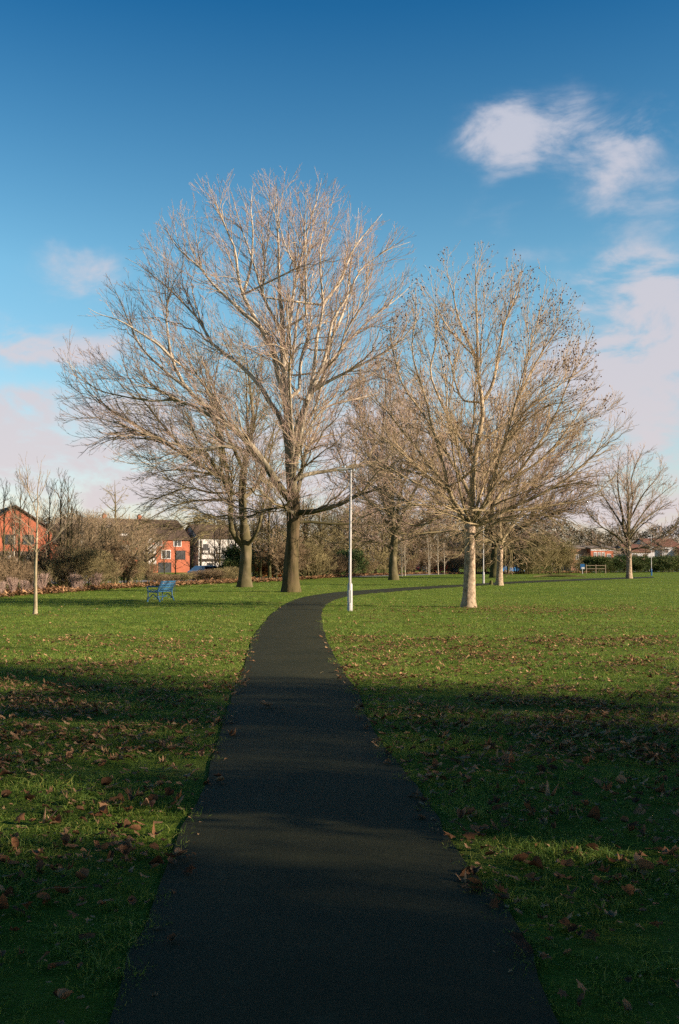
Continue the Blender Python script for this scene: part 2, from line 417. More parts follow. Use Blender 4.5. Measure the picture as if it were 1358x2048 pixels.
def build_path():
    rng = np.random.default_rng(3)
    n = len(EL)
    for E, s in ((EL, -1), (ER, 1)):
        pass
    wob = lambda: np.convolve(rng.normal(0, .05, n + 6), np.ones(4) / 4, 'same')[3:-3]
    d = ER - EL; d /= np.linalg.norm(d, axis=1, keepdims=True)
    a = EL + d * wob()[:, None]; c = ER + d * wob()[:, None]
    cols = 9; v = []
    for j in range(cols):
        t = j / (cols - 1); p = a + (c - a) * t
        v.append(np.c_[p, np.full(n, .012 + .02 * (1 - (2 * t - 1) ** 2))])
    v = np.stack(v, 1).reshape(-1, 3)
    i = np.arange(n - 1)[:, None] * cols + np.arange(cols - 1)[None]
    q = np.stack([i, i + 1, i + cols + 1, i + cols], -1).reshape(-1, 4)
    tag(mobj('path', np_mesh('path', v, q, [M['asphalt']])), kind='structure')
build_path()
def ribbon(name, pts, w, z, m):
    p = resample(np.c_[np.array(pts, float), np.zeros(len(pts))], 60)[:, :2]
    t = np.gradient(p, axis=0); t /= np.linalg.norm(t, axis=1, keepdims=True); nrm = np.c_[-t[:, 1], t[:, 0]]
    v = np.vstack([np.c_[p - nrm * w / 2, np.full(60, z)], np.c_[p + nrm * w / 2, np.full(60, z)]])
    i = np.arange(59); q = np.stack([i, i + 1, i + 61, i + 60], -1)
    o = mobj(name, np_mesh(name, v, q, [m])); return tag(o, kind='structure')
ribbon('road', [(-90, 50), (-48, 72), (-26, 84), (-12, 104), (8, 145), (40, 205), (120, 225), (260, 235)], 8, .006, M['road'])
def side_dist(E, x, y):
    """signed distance to an edge line of the path, positive to its right"""
    T = np.gradient(E, axis=0); T /= np.linalg.norm(T, axis=1, keepdims=True); out = np.empty(len(x))
    for s in range(0, len(x), 4000):
        e = slice(s, s + 4000); dx = x[e, None] - E[None, :, 0]; dy = y[e, None] - E[None, :, 1]
        k = np.hypot(dx, dy).argmin(1); j = np.arange(len(k))
        out[e] = dx[j, k] * T[k, 1] - dy[j, k] * T[k, 0]
    return out
def on_path(x, y, grow=0.0):
    return (side_dist(EL, x, y) > -grow) & (side_dist(ER, x, y) < grow)

# ------------------------------------------------------------------ tree growing
UP = np.array([0, 0, 1.0])
class Env:
    """crown volume: left and right reach from the axis at each height, in metres, in tree space"""
    def __init__(s, z, l, r, depth=.9, cy=0.0):
        s.z = np.array(z, float); s.l = np.array(l, float); s.r = np.array(r, float); s.d = depth; s.cy = cy
    def s_of(s, p):
        l = np.interp(p[..., 2], s.z, s.l, left=.02, right=.02); r = np.interp(p[..., 2], s.z, s.r, left=.02, right=.02)
        w = np.where(p[..., 0] < 0, l, r); wd = (l + r) / 2 * s.d
        return np.hypot(p[..., 0] / np.maximum(w, .02), (p[..., 1] - s.cy) / np.maximum(wd, .02))
    def reach(s, P, D, Lmax):
        st = np.linspace(.08, 1, 12)
        out = np.full(len(P), 1.0); done = np.zeros(len(P), bool)
        for t in st:
            q = P + D * (Lmax * t)[:, None]
            o = (s.s_of(q) > 1) & ~done
            out[o] = t - .04; done |= o
        return out * Lmax
def norm(a): return a / (np.linalg.norm(a, axis=-1, keepdims=True) + 1e-9)
def spawn(rng, pts, rad, spacing, t0, ang, ratio, lmin, lmax, up, out, env, rk, t1=1.0, maxn=60, droop=0.0):
    N, Sg, _ = pts.shape
    seg = np.linalg.norm(np.diff(pts, axis=1), axis=2); L = seg.sum(1)
    n = np.minimum(np.floor(L * (t1 - t0) / spacing + rng.random(N)).astype(int), maxn)
    idx = np.repeat(np.arange(N), n)
    if len(idx) == 0: return None
    k = np.concatenate([np.arange(a) for a in n]); t = t0 + (t1 - t0) * (k + rng.random(len(idx))) / n[idx]
    f = t * (Sg - 1); i = np.minimum(f.astype(int), Sg - 2); fr = (f - i)[:, None]
    P = pts[idx, i] * (1 - fr) + pts[idx, i + 1] * fr
    T = norm(pts[idx, i + 1] - pts[idx, i])
    pr = rad[idx, i] * (1 - fr[:, 0]) + rad[idx, i + 1] * fr[:, 0]
    q = norm(np.cross(T, rng.normal(size=(len(idx), 3))))
    a = rng.uniform(ang[0], ang[1], len(idx))[:, None]
    D = T * np.cos(a) + q * np.sin(a)
    hz = P.copy(); hz[:, 2] = 0; D = norm(D + UP * up + norm(hz) * out)
    Lc = np.clip(L[idx] * ratio * (1.15 - .75 * t) * rng.uniform(.6, 1.25, len(idx)), lmin, lmax)
    if env is not None:
        Lc = np.minimum(Lc, env.reach(P, D, Lc * 1.1) * rng.uniform(.85, 1.12, len(idx)))
    ok = Lc > lmin * .55
    P, D, Lc, pr = P[ok], D[ok], Lc[ok], pr[ok]
    r0 = np.minimum(pr * .72, rk * Lc)
    return P, D, Lc, r0
def grow(rng, P, D, L, r0, nseg, wig, up, tip=.004, taper=.9):
    N = len(P); pts = np.empty((N, nseg + 1, 3)); pts[:, 0] = P; d = D.copy()
    for i in range(nseg):
        d = norm(d + rng.normal(0, wig, (N, 3)) + UP * (up / nseg))
        pts[:, i + 1] = pts[:, i] + d * (L / nseg)[:, None]
    t = np.linspace(0, 1, nseg + 1)[None]
    rad = r0[:, None] * (1 - t) ** taper + tip * t
    return pts, np.maximum(rad, tip)

def sample_env(rng, env, n, shell=0.0):
    out = []
    W = max(env.l.max(), env.r.max()); z0, z1 = env.z[0], env.z[-1]
    c = 0
    while c < n:
        p = np.c_[rng.uniform(-W, W, n * 2), rng.uniform(-W, W, n * 2) + env.cy, rng.uniform(z0, z1, n * 2)]
        s = env.s_of(p); az = np.arctan2(p[:, 1], p[:, 0]); h = (p[:, 2] - z0) / (z1 - z0)
        lump = .90 + .10 * np.sin(az * 5 + h * 9 + W) + .07 * np.sin(az * 9 - h * 17 + 2 * W) + .05 * np.sin(h * 41 + az * 3)
        p = p[(s < np.minimum(lump, 1.04)) & (rng.random(len(s)) < (1 - shell) + shell * s ** 2)]
        out.append(p); c += len(p)
    return np.concatenate(out)[:n]
def fill(rng, parents, T, base, seg, rk, tip, lmax, curve=.4, wig=.03, angpen=2.2, sag=0.0):
    """reach each target point with a curved branch from the best placed point of the branches so far"""
    PP = np.concatenate([p[:, 2:].reshape(-1, 3) for p, _ in parents]); RR = np.concatenate([r[:, 2:].ravel() for _, r in parents])
    TT = np.concatenate([norm(np.gradient(p, axis=1))[:, 2:].reshape(-1, 3) for p, _ in parents])
    if len(PP) > 14000:
        k = rng.choice(len(PP), 14000, replace=False); PP, RR, TT = PP[k], RR[k], TT[k]
    O = norm(PP - base)
    best = np.empty(len(T), int); bl = np.empty(len(T))
    for s in range(0, len(T), 400):
        V = T[s:s + 400, None] - PP[None]; d = np.linalg.norm(V, axis=2) + 1e-6; V /= d[..., None]
        ca = (V * TT[None]).sum(2); co = (V * O[None]).sum(2)
        cost = d * (1 + angpen * (1 - ca) + 1.8 * (1 - co)) + np.maximum(0, .012 - RR)[None] * 60
        j = cost.argmin(1); best[s:s + 400] = j; bl[s:s + 400] = d[np.arange(len(j)), j]
    ok = (bl < lmax) & (bl > .25); best = best[ok]; bl = bl[ok]; T = T[ok]
    P = PP[best]; t = np.linspace(0, 1, seg + 1)[None, :, None]
    C = P + TT[best] * (bl * curve)[:, None] + norm(T - P) * (bl * .15)[:, None]; C[:, 2] -= sag * bl
    pts = P[:, None] * (1 - t) ** 2 + 2 * C[:, None] * t * (1 - t) + T[:, None] * t ** 2
    w = rng.normal(0, 1, pts.shape) * (bl * wig)[:, None, None]; w[:, 0] = 0; pts = pts + w
    r0 = np.minimum(RR[best] * .72, rk * bl + tip)
    u = np.linspace(0, 1, seg + 1)[None]
    return pts, np.maximum(r0[:, None] * (1 - u) ** .9 + tip * u, tip)
def crown_mesh(name, rng, limbs, limb_r, env, lv, mats, tip=.004, keep=None):
    """levels of side branches grown from the traced limbs; returns mesh and the last twigs' tips"""
    V = []; Q = []; MI = []; off = 0
    parents = [(limbs[i][None], limb_r[i][None]) for i in range(len(limbs))]
    tips = None
    for li, c in enumerate(lv):
        new = []
        if 'fill' in c:
            T = sample_env(rng, env, c['fill'], c.get('shell', .4))
            pts, rad = fill(rng, parents, T, np.array([0, 0, env.z[0] + (env.z[-1] - env.z[0]) * c.get('b', .05)]), c['seg'], c['rk'], tip, c['lmax'], c.get('curve', .4), c.get('wig', .03), sag=c.get('sag', 0))
            v, q = tubes(pts, rad, c['k']); V.append(v); Q.append(q + off); off += len(v); MI.append(np.full(len(q), c.get('m', 0)))
            parents = parents + [(pts, rad)] if li < 2 else [(pts, rad)]
            tips = pts
            continue
        for pts, rad in parents:
            sp = spawn(rng, pts, rad, c['sp'], c.get('t0', .15), c['ang'], c['ratio'], c['lmin'], c['lmax'], c.get('up', 0), c.get('out', 0), env, c.get('rk', .012), maxn=c.get('maxn', 60))
            if sp is None or len(sp[0]) == 0: continue
            new.append(grow(rng, *sp, c['seg'], c.get('wig', .12), c.get('trop', .2), tip * c.get('tipk', 1), ))
        if not new: break
        pts = np.concatenate([a for a, _ in new]); rad = np.concatenate([b for _, b in new])
        v, q = tubes(pts, rad, c['k'])
        V.append(v); Q.append(q + off); off += len(v); MI.append(np.full(len(q), c.get('m', 0)))
        parents = [(pts, rad)]; tips = pts
    me = np_mesh(name, np.concatenate(V), np.concatenate(Q), mats, np.concatenate(MI))
    return me, tips

LEAFV = np.array([(0, -.5, 0), (.22, -.28, .03), (.5, -.2, .10), (.28, .02, .02), (.42, .32, .09), (.14, .22, .01), (0, .55, .06), (-.14, .22, .01), (-.42, .32, .08), (-.28, .02, .02), (-.5, -.2, .12), (-.22, -.28, .03), (0, 0, -.02)])
LEAFT = np.array([(12, i, (i + 1) % 12) for i in range(12)])
def leaf_cloud(P, rng, size, tri=None, verts=None, flat=0.0, squash=1.0):
    """many small bent leaf faces at the points P"""
    n = len(P)
    if verts is None: verts = np.array([(-.5, -.2, 0), (.5, -.2, 0.05), (.45, .3, .12), (-.4, .35, .1)]); quads = np.array([(0, 1, 2, 3)])
    s = rng.uniform(size[0], size[1], n)[:, None, None]
    nrm = norm(rng.normal(size=(n, 3)) + UP * flat); a = norm(np.cross(nrm, rng.normal(size=(n, 3)))); b = np.cross(nrm, a)
    v = P[:, None] + s * (verts[None, :, 0:1] * a[:, None] + verts[None, :, 1:2] * b[:, None] * squash + verts[None, :, 2:3] * nrm[:, None])
    return v

def traced_tree(name, label, base, Y0, trunk, limbs, sil, lv, mats, trunk_mat, limb_mat, seed, cat='tree', rot_copies=1, dend=None, depth=.9, tip=.004, extra=None, group=None, limb_seg=18, rot_scale=.85):
    rng = np.random.default_rng(seed)
    b = at(base[0], base[1], Y0); b[2] = 0
    t = thing(name, b, label, cat, group)
    loc = lambda px, py, dy=0.0: at(px, py, Y0 + dy) - b
    # trunk
    tp = np.array([[*loc(p[0], p[1]), p[2]] for p in trunk]); tp[0, 2] = -.15
    tr = resample(tp, 26)
    n = len(tr)
    V, Q = tubes(tr[None, :, :3], tr[None, :, 3], 20)
    # buttress flare and lumps
    ang = np.tile(np.arange(20), n) * 2 * pi / 20
    cen = np.repeat(tr[:, :3], 20, 0); dv = V - cen
    h = np.repeat(tr[:, 2], 20)
    fl = 1 + .22 * np.exp(-np.maximum(h, 0) / (tr[0, 3] * 1.0)) * (.6 + .6 * np.cos(ang * 5 + seed) ** 2) + .04 * np.sin(ang * 3 + h * 2.1) + .03 * np.sin(ang * 7 + h * 1.3 + 1)
    V = cen + dv * fl[:, None]
    mobj('trunk', np_mesh('trunk', V, Q, [trunk_mat]), t)
    # envelope from the silhouette traced at the tree's own distance
    z = []; l = []; r = []
    for (py, xl, xr) in sil:
        p0 = loc(xl, py); p1 = loc(xr, py); z.append(p0[2]); l.append(max(-p0[0], .05)); r.append(max(p1[0], .05))
    o = np.argsort(z); env = Env(np.array(z)[o], np.array(l)[o], np.array(r)[o], depth)
    LP = []; LR = []
    for k, L in enumerate(limbs):
        pts = L['p']; r0 = L['r']; d0, d1 = L.get('d', (0, rng.uniform(-2.5, 2.5)))
        m = len(pts)
        P = np.array([loc(px, py, d0 + (d1 - d0) * i / (m - 1)) for i, (px, py) in enumerate(pts)])
        P = resample(P, limb_seg)
        P[1:] += np.cumsum(rng.normal(0, .012, (limb_seg - 1, 3)) * np.linalg.norm(P[-1] - P[0]) * .12, 0)
        tt = np.linspace(0, 1, limb_seg); R = r0 * .88 * (1 - tt) ** 1.1 + tip * 1.5
        LP.append(P); LR.append(R)
        if L.get('rot', rot_copies):
            for c in range(L.get('rot', rot_copies)):
                a = rng.choice([-1, 1]) * rng.uniform(50, 130) * pi / 180 if c == 0 else rng.uniform(0, 2 * pi)
                ca, sa = cos(a), sin(a); ax = np.interp(P[:, 2], tr[:, 2], tr[:, 0])
                # around the trunk axis
                X = P[:, 0] - tr[-1, 0] * 0 - ax[0]; Yv = P[:, 1]
                sc = rng.uniform(rot_scale, rot_scale + .7)
                Pn = np.c_[ax[0] + (X * ca - Yv * sa) * sc, (X * sa + Yv * ca) * sc, P[0, 2] + (P[:, 2] - P[0, 2]) * rng.uniform(.82, 1.0)]
                Pn[0] = P[0]
                inside = env.s_of(Pn) < 1.0
                if inside[2:].sum() < 5: continue
                last = np.where(inside)[0].max()
                Pn = resample(Pn[:last + 1], limb_seg) if last > 4 else Pn
                LP.append(Pn); LR.append(r0 * .55 * (1 - tt) ** 1.1 + tip * 1.5)
    order = np.argsort([-r[0] for r in LR])
    for i in order:
        v, q = tubes(LP[i][None], LR[i][None], 9)
        mobj('limb', np_mesh('limb', v, q, [limb_mat]), t)
    me, tips = crown_mesh('crown', rng, LP, LR, env, lv, mats, tip)
    mobj('crown', me, t)
    return t, env, tips, b, rng

# ------------------------------------------------------------------ the three traced park trees
def FL(n1, n2, l1, l2, s1, s2, s3, k=1.0, sag=0.0, up=.12, trop=.3, out=.1, curve=.45, shell=.4, ang=(.35, .75), wig=.05):
    """two levels that reach evenly through the crown, then three of side shoots"""
    L = [dict(fill=n1, seg=12, rk=.0115 * k, lmax=l1, k=6, m=0, sag=sag, wig=.012, curve=curve, shell=shell),
         dict(fill=n2, seg=8, rk=.0095 * k, lmax=l2, k=4, m=0, sag=sag, wig=.016, curve=curve, shell=shell)]
    for i, (sp, r, lmx) in enumerate((s1, s2, s3)):
        L.append(dict(sp=sp, ang=ang, ratio=r, lmin=lmx * .28, lmax=lmx, seg=(6, 4, 2)[i], wig=wig * (1, 1.4, 2)[i], trop=trop, up=up, out=out, k=3, m=(0, 1, 1)[i], rk=(.0085, .009, .010)[i] * k, t0=.12, maxn=(40, 12, 6)[i]))
    return L
POP_LV = FL(140, 620, 9, 5, (.58, .5, 3.0), (.36, .5, 1.2), (.36, .5, .55), up=.13, trop=.22, out=.14, shell=.75)
def big_poplar():
    L = [
        dict(p=[(586, 1000), (579, 930), (577, 870), (572, 820), (566, 750), (561, 690), (563, 640), (556, 560), (553, 458), (551, 370)], r=.36, d=(0, 0), rot=0),
        dict(p=[(566, 745), (580, 640), (590, 560), (604, 500), (617, 442), (632, 395), (641, 352)], r=.15, d=(0, -1.5)),
        dict(p=[(584, 1004), (557, 970), (537, 940), (517, 912), (493, 882), (463, 855), (429, 831), (400, 802), (372, 776), (345, 718), (337, 650), (336, 600), (322, 545)], r=.27, d=(0, -2)),
        dict(p=[(345, 718), (318, 690), (280, 665), (240, 640), (200, 628), (176, 615)], r=.09, d=(-2, -3)),
        dict(p=[(372, 776), (330, 740), (290, 700), (262, 650), (240, 600), (222, 570)], r=.09, d=(-2, -1)),
        dict(p=[(580, 930), (566, 850), (544, 816), (520, 775), (490, 742), (455, 715), (425, 690), (400, 645), (370, 610), (330, 570), (280, 530), (250, 515)], r=.20, d=(0, 2)),
        dict(p=[(570, 800), (555, 750), (542, 700), (518, 652), (485, 590), (472, 540), (468, 500), (447, 452), (425, 395), (412, 365)], r=.20, d=(0, -1)),
        dict(p=[(518, 652), (468, 608), (430, 572), (400, 536), (370, 510), (342, 475), (322, 428)], r=.12, d=(-1, 1)),
        dict(p=[(485, 590), (500, 540), (505, 470), (500, 410), (505, 362)], r=.10, d=(0, 2)),
        dict(p=[(561, 660), (530, 600), (505, 520), (480, 450), (462, 385)], r=.11, d=(0, 2)),
        dict(p=[(584, 985), (583, 900), (600, 830), (618, 793), (628, 730), (634, 670), (645, 610), (640, 560), (640, 500), (655, 440), (660, 385)], r=.21, d=(0, -2)),
        dict(p=[(588, 940), (600, 860), (612, 812), (625, 784), (655, 765), (700, 742), (752, 715), (795, 690), (830, 650), (845, 600)], r=.17, d=(0, -3)),
        dict(p=[(614, 800), (640, 745), (655, 700), (668, 640), (700, 590), (722, 545), (773, 507), (825, 487)], r=.14, d=(-1, 1)),
        dict(p=[(640, 745), (690, 690), (740, 640), (790, 600), (832, 560)], r=.10, d=(0, 2)),
        dict(p=[(645, 610), (680, 560), (705, 500), (740, 455), (765, 425)], r=.10, d=(-1, 1)),
        dict(p=[(655, 700), (690, 610), (700, 540), (712, 470), (715, 415)], r=.09, d=(0, 2)),
        dict(p=[(588, 962), (610, 950), (645, 943), (700, 933), (750, 925), (790, 905), (820, 870), (835, 820)], r=.14, d=(0, 3)),
        dict(p=[(592, 1026), (615, 1024), (640, 1020), (673, 1011), (700, 998), (722, 988), (765, 975), (800, 950)], r=.19, d=(0, -3), rot=1),
        dict(p=[(592, 1046), (615, 1044), (656, 1048), (705, 1048), (757, 1050), (800, 1048)], r=.10, d=(0, 1), rot=0),
        dict(p=[(584, 1012), (560, 1014), (530, 1022), (500, 1034), (465, 1040), (430, 1040)], r=.10, d=(0, 2), rot=1),
        dict(p=[(537, 935), (508, 908), (480, 897), (446, 892), (402, 897), (344, 886), (290, 868), (240, 850), (185, 835), (140, 842)], r=.14, d=(0, -2), rot=0),
        dict(p=[(463, 855), (420, 830), (360, 800), (300, 800), (240, 790), (190, 775), (150, 735), (125, 712)], r=.11, d=(-1, -3), rot=0),
        dict(p=[(300, 869), (240, 830), (200, 800), (165, 770), (140, 728), (135, 705)], r=.06, d=(-1.5, -2), rot=0),
        dict(p=[(595, 1060), (640, 1075), (665, 1085), (700, 1086), (740, 1090)], r=.04, d=(0, -1), rot=0),
    ]
    sil = [(340, 545, 560), (352, 470, 655), (365, 405, 665), (395, 345, 705), (430, 318, 770), (465, 312, 838), (520, 246, 832), (560, 205, 842), (600, 172, 848), (650, 175, 862), (700, 110, 872), (760, 110, 880), (800, 112, 880), (860, 118, 875), (900, 140, 870), (940, 190, 850), (980, 280, 830), (1020, 380, 800), (1060, 450, 800), (1095, 520, 720), (1110, 560, 610)]
    traced_tree('poplar_tree', 'tallest bare tree, thick dark trunk just left of the path bend, pale fanning limbs', (581, 1184), 57.0,
                [(581, 1190, .50), (582, 1150, .44), (584, 1100, .39), (586, 1060, .37), (587, 1020, .39), (587, 985, .33)], L, sil, POP_LV,
                [M['branch_pale'], M['twig_pink']], M['trunk_old'], M['limb_pale'], 11, 'bare tree', 1, tip=.0065, depth=.8)
big_poplar()

SEC_LV = FL(90, 330, 9, 5, (.55, .5, 3.0), (.36, .5, 1.3), (.32, .5, .6), up=.0, trop=-.12, out=.2)
SML_LV = FL(20, 50, 4, 2.2, (.5, .5, 1.6), (.3, .5, .8), (.3, .5, .4), up=-.05, trop=-.2)
def left_tree():
    L = [
        dict(p=[(489, 1060), (483, 1000), (485, 936), (500, 880), (505, 820), (500, 784), (492, 720), (480, 660)], r=.30, d=(0, 0), rot=1),
        dict(p=[(489, 1095), (476, 1082), (464, 1066), (461, 1035), (459, 987), (440, 950), (410, 935), (385, 919), (350, 897), (330, 880), (295, 860), (250, 830), (230, 800)], r=.25, d=(0, -3)),
        dict(p=[(459, 990), (450, 920), (430, 850), (415, 790), (400, 740), (390, 690)], r=.16, d=(0, 2)),
        dict(p=[(485, 936), (460, 880), (440, 830), (430, 780), (440, 720), (450, 680)], r=.14, d=(0, -1)),
        dict(p=[(484, 1000), (510, 975), (535, 930), (545, 880), (550, 820)], r=.14, d=(0, 3)),
        dict(p=[(461, 1000), (420, 1000), (380, 1003), (340, 1015), (300, 1035), (270, 1052)], r=.10, d=(0, -2)),
        dict(p=[(459, 985), (420, 985), (375, 975), (330, 990), (290, 1005), (262, 1022)], r=.09, d=(0, 1)),
        dict(p=[(440, 950), (400, 945), (360, 940), (320, 945), (285, 960)], r=.09, d=(0, -2)),
        dict(p=[(462, 1030), (425, 1035), (385, 1045), (350, 1062), (330, 1078)], r=.06, d=(0, 1), rot=0),
        dict(p=[(350, 897), (310, 880), (270, 875), (220, 880), (180, 900)], r=.07, d=(-2, -3), rot=0),
        dict(p=[(385, 919), (340, 870), (300, 820), (270, 780), (250, 740), (235, 690)], r=.11, d=(-1, 2)),
    ]
    sil = [(640, 430, 500), (680, 340, 540), (720, 270, 560), (780, 230, 580), (840, 200, 590), (890, 180, 600), (940, 200, 600), (980, 250, 590), (1020, 260, 575), (1060, 265, 560), (1085, 300, 545), (1100, 400, 520)]
    traced_tree('leaning_limb_tree', 'mossy bare tree left of the tallest one, its low limb bent out to the left', (490, 1174), 69.0,
                [(488, 1178, .50), (490, 1150, .42), (492, 1110, .39), (490, 1080, .39), (489, 1050, .30)], L, sil, SEC_LV,
                [M['limb_pale2'], M['twig_olive']], M['limb_pale2'], M['limb_pale2'], 23, 'bare tree', 1, tip=.009, depth=.8)
left_tree()

PLN_LV = FL(110, 420, 6, 3.4, (.42, .5, 1.9), (.27, .5, .9), (.24, .5, .42), k=.9, sag=.05, up=.08, trop=.28, out=.15, wig=.07, shell=.65)
for q_ in PLN_LV[:2]: q_['b'] = .16
PLN_LV[0]['fill'] = 170; PLN_LV[1]['fill'] = 680; PLN_LV[1]['shell'] = .8
def plane_tree():
    L = [
        dict(p=[(940, 1056), (944, 1020), (945, 982), (948, 938), (953, 894), (960, 857), (965, 826), (962, 790), (954, 740), (955, 653), (952, 580), (950, 505)], r=0.151, d=(0, 0), rot=0),
        dict(p=[(962, 805), (978, 785), (990, 750), (1000, 690), (1010, 645), (1029, 605), (1040, 565), (1052, 528)], r=0.072, d=(0, 1)),
        dict(p=[(954, 720), (935, 680), (915, 630), (905, 580), (892, 540)], r=0.058, d=(0, -1)),
        dict(p=[(936, 1052), (926, 1028), (906, 1000), (895, 975), (887, 935), (878, 900), (860, 850), (848, 800), (825, 730), (822, 680), (830, 620), (826, 575)], r=0.094, d=(0, -1)),
        dict(p=[(942, 1045), (944, 1016), (934, 986), (920, 955), (905, 929), (884, 893), (850, 836), (810, 780), (790, 720), (780, 660), (790, 610)], r=0.086, d=(0, 1.5)),
        dict(p=[(945, 912), (927, 883), (905, 855), (892, 827), (872, 780), (860, 740), (870, 690), (872, 620), (868, 560)], r=0.065, d=(0, -.6)),
        dict(p=[(944, 1050), (955, 1028), (976, 1007), (979, 967), (992, 935), (1010, 879), (1028, 820), (1065, 740), (1090, 700), (1120, 655), (1165, 620)], r=0.086, d=(0, -1)),
        dict(p=[(1010, 879), (1025, 830), (1045, 770), (1060, 700), (1080, 620), (1092, 560)], r=0.043, d=(-.5, 1)),
        dict(p=[(940, 1056), (971, 1043), (1005, 1023), (1042, 1007), (1080, 989), (1132, 958), (1180, 915), (1215, 880), (1252, 845)], r=0.094, d=(0, -1)),
        dict(p=[(944, 1054), (983, 1029), (989, 1008), (1021, 964), (1080, 923), (1140, 855), (1175, 800), (1210, 760)], r=0.086, d=(0, 1)),
        dict(p=[(1021, 964), (1070, 900), (1110, 830), (1140, 760), (1170, 700), (1190, 650)], r=0.058, d=(.5, -.5)),
        dict(p=[(938, 1056), (925, 1035), (908, 1004), (870, 985), (820, 960), (770, 930), (720, 905), (680, 885)], r=0.058, d=(0, -1.5)),
        dict(p=[(926, 1028), (900, 1012), (883, 1027), (842, 1050), (800, 1040), (760, 1015), (720, 995)], r=0.045, d=(0, -1), rot=0),
        dict(p=[(935, 1062), (900, 1062), (862, 1064), (830, 1068), (800, 1066), (772, 1050)], r=0.032, d=(0, -1), rot=1),
        dict(p=[(947, 1085), (958, 1064), (975, 1055), (992, 1045), (1020, 1040), (1060, 1050), (1100, 1070), (1120, 1085)], r=0.043, d=(0, -1.5), rot=0),
        dict(p=[(975, 1055), (948, 1070), (930, 1095), (915, 1112), (895, 1118)], r=0.027, d=(-.6, -1.2), rot=0),
        dict(p=[(895, 975), (860, 930), (820, 880), (780, 830), (745, 790), (720, 745)], r=0.058, d=(-.3, -1.5)),
        dict(p=[(1005, 1023), (1060, 1018), (1110, 1010), (1160, 1000), (1210, 975), (1240, 940)], r=0.050, d=(0, 1)),
        dict(p=[(960, 1050), (1010, 1035), (1060, 1030), (1110, 1035), (1150, 1050), (1175, 1070)], r=.05, d=(0, -1.5)),
        dict(p=[(925, 1040), (880, 1020), (835, 1010), (785, 1015), (735, 1030), (705, 1052)], r=.05, d=(0, 1.5)),
        dict(p=[(905, 985), (860, 955), (800, 900), (745, 860), (700, 835), (675, 830)], r=.06, d=(0, 1)),
        dict(p=[(953, 894), (990, 860), (1030, 835), (1080, 800), (1130, 760), (1165, 735), (1190, 700)], r=0.050, d=(0, 1)),
    ]
    sil = [(480, 930, 960), (500, 880, 1030), (530, 850, 1085), (560, 820, 1105), (600, 790, 1160), (640, 760, 1190), (690, 740, 1190), (740, 710, 1205), (790, 695, 1235), (840, 670, 1268), (880, 655, 1262), (920, 650, 1245), (960, 660, 1235), (1000, 672, 1215), (1040, 690, 1190), (1075, 710, 1160), (1100, 770, 1120), (1120, 850, 1030)]
    t, env, tips, b, rng = traced_tree('plane_tree', 'bare plane tree with short pale trunk and dark seed balls on the right lawn', (936, 1214), 37.0,
                [(936, 1220, .275), (938, 1180, .225), (940, 1120, .20), (940, 1085, .195), (939, 1060, .225), (941, 1046, .18)], L, sil, PLN_LV,
                [M['plane_branch'], M['plane_twig']], M['plane_trunk'], M['plane_branch'], 5, 'bare tree', 1, tip=.0045, depth=.85, rot_scale=.9)
    # seed balls hang in the top and the right of the crown
    e = tips[:, -1]; s = env.s_of(e)
    pxl = CX + F * (e[:, 0] + b[0]) / (e[:, 1] + b[1])
    hgt = e[:, 2] / 13.0
    w = ((s > .72) & (hgt > .45)) * np.clip((hgt - .45) * 2.4, 0, 1) ** 1.4 * np.where(e[:, 0] > -2.2, 1, .35)
    k = min(1250, int((w > 0).sum())); idx = rng.choice(len(e), k, replace=False, p=w / w.sum())
    C = e[idx] + rng.normal(0, .04, (k, 3)); C[:, 2] -= rng.uniform(.03, .12, k)
    ico_v, ico_q = sphere_mesh(6, 5)
    R = rng.uniform(.018, .029, k)
    order = np.argsort(-R); C = C[order]; R = R[order]
    me = np_mesh('seed_ball', ico_v * .028, ico_q, [M['seed']])
    for i in range(100):
        o = mobj('seed_ball', me, t); o.location = tuple(C[i])
    nv = len(ico_v)
    v = (C[100:, None] + ico_v[None] * R[100:, None, None]).reshape(-1, 3)
    q = (ico_q[None] + (np.arange(k - 100) * nv)[:, None, None]).reshape(-1, 4)
    tag(mobj('seed_balls', np_mesh('seed_balls', v, q, [M['seed']]), t), kind='stuff')
def sphere_mesh(nu, nv):
    v = [(cos(2 * pi * i / nu) * sin(pi * (j + .5) / nv), sin(2 * pi * i / nu) * sin(pi * (j + .5) / nv), cos(pi * (j + .5) / nv)) for j in range(nv) for i in range(nu)]
    q = [(j * nu + i, j * nu + (i + 1) % nu, (j + 1) * nu + (i + 1) % nu, (j + 1) * nu + i) for j in range(nv - 1) for i in range(nu)]
    return np.array(v), np.array(q)
plane_tree()
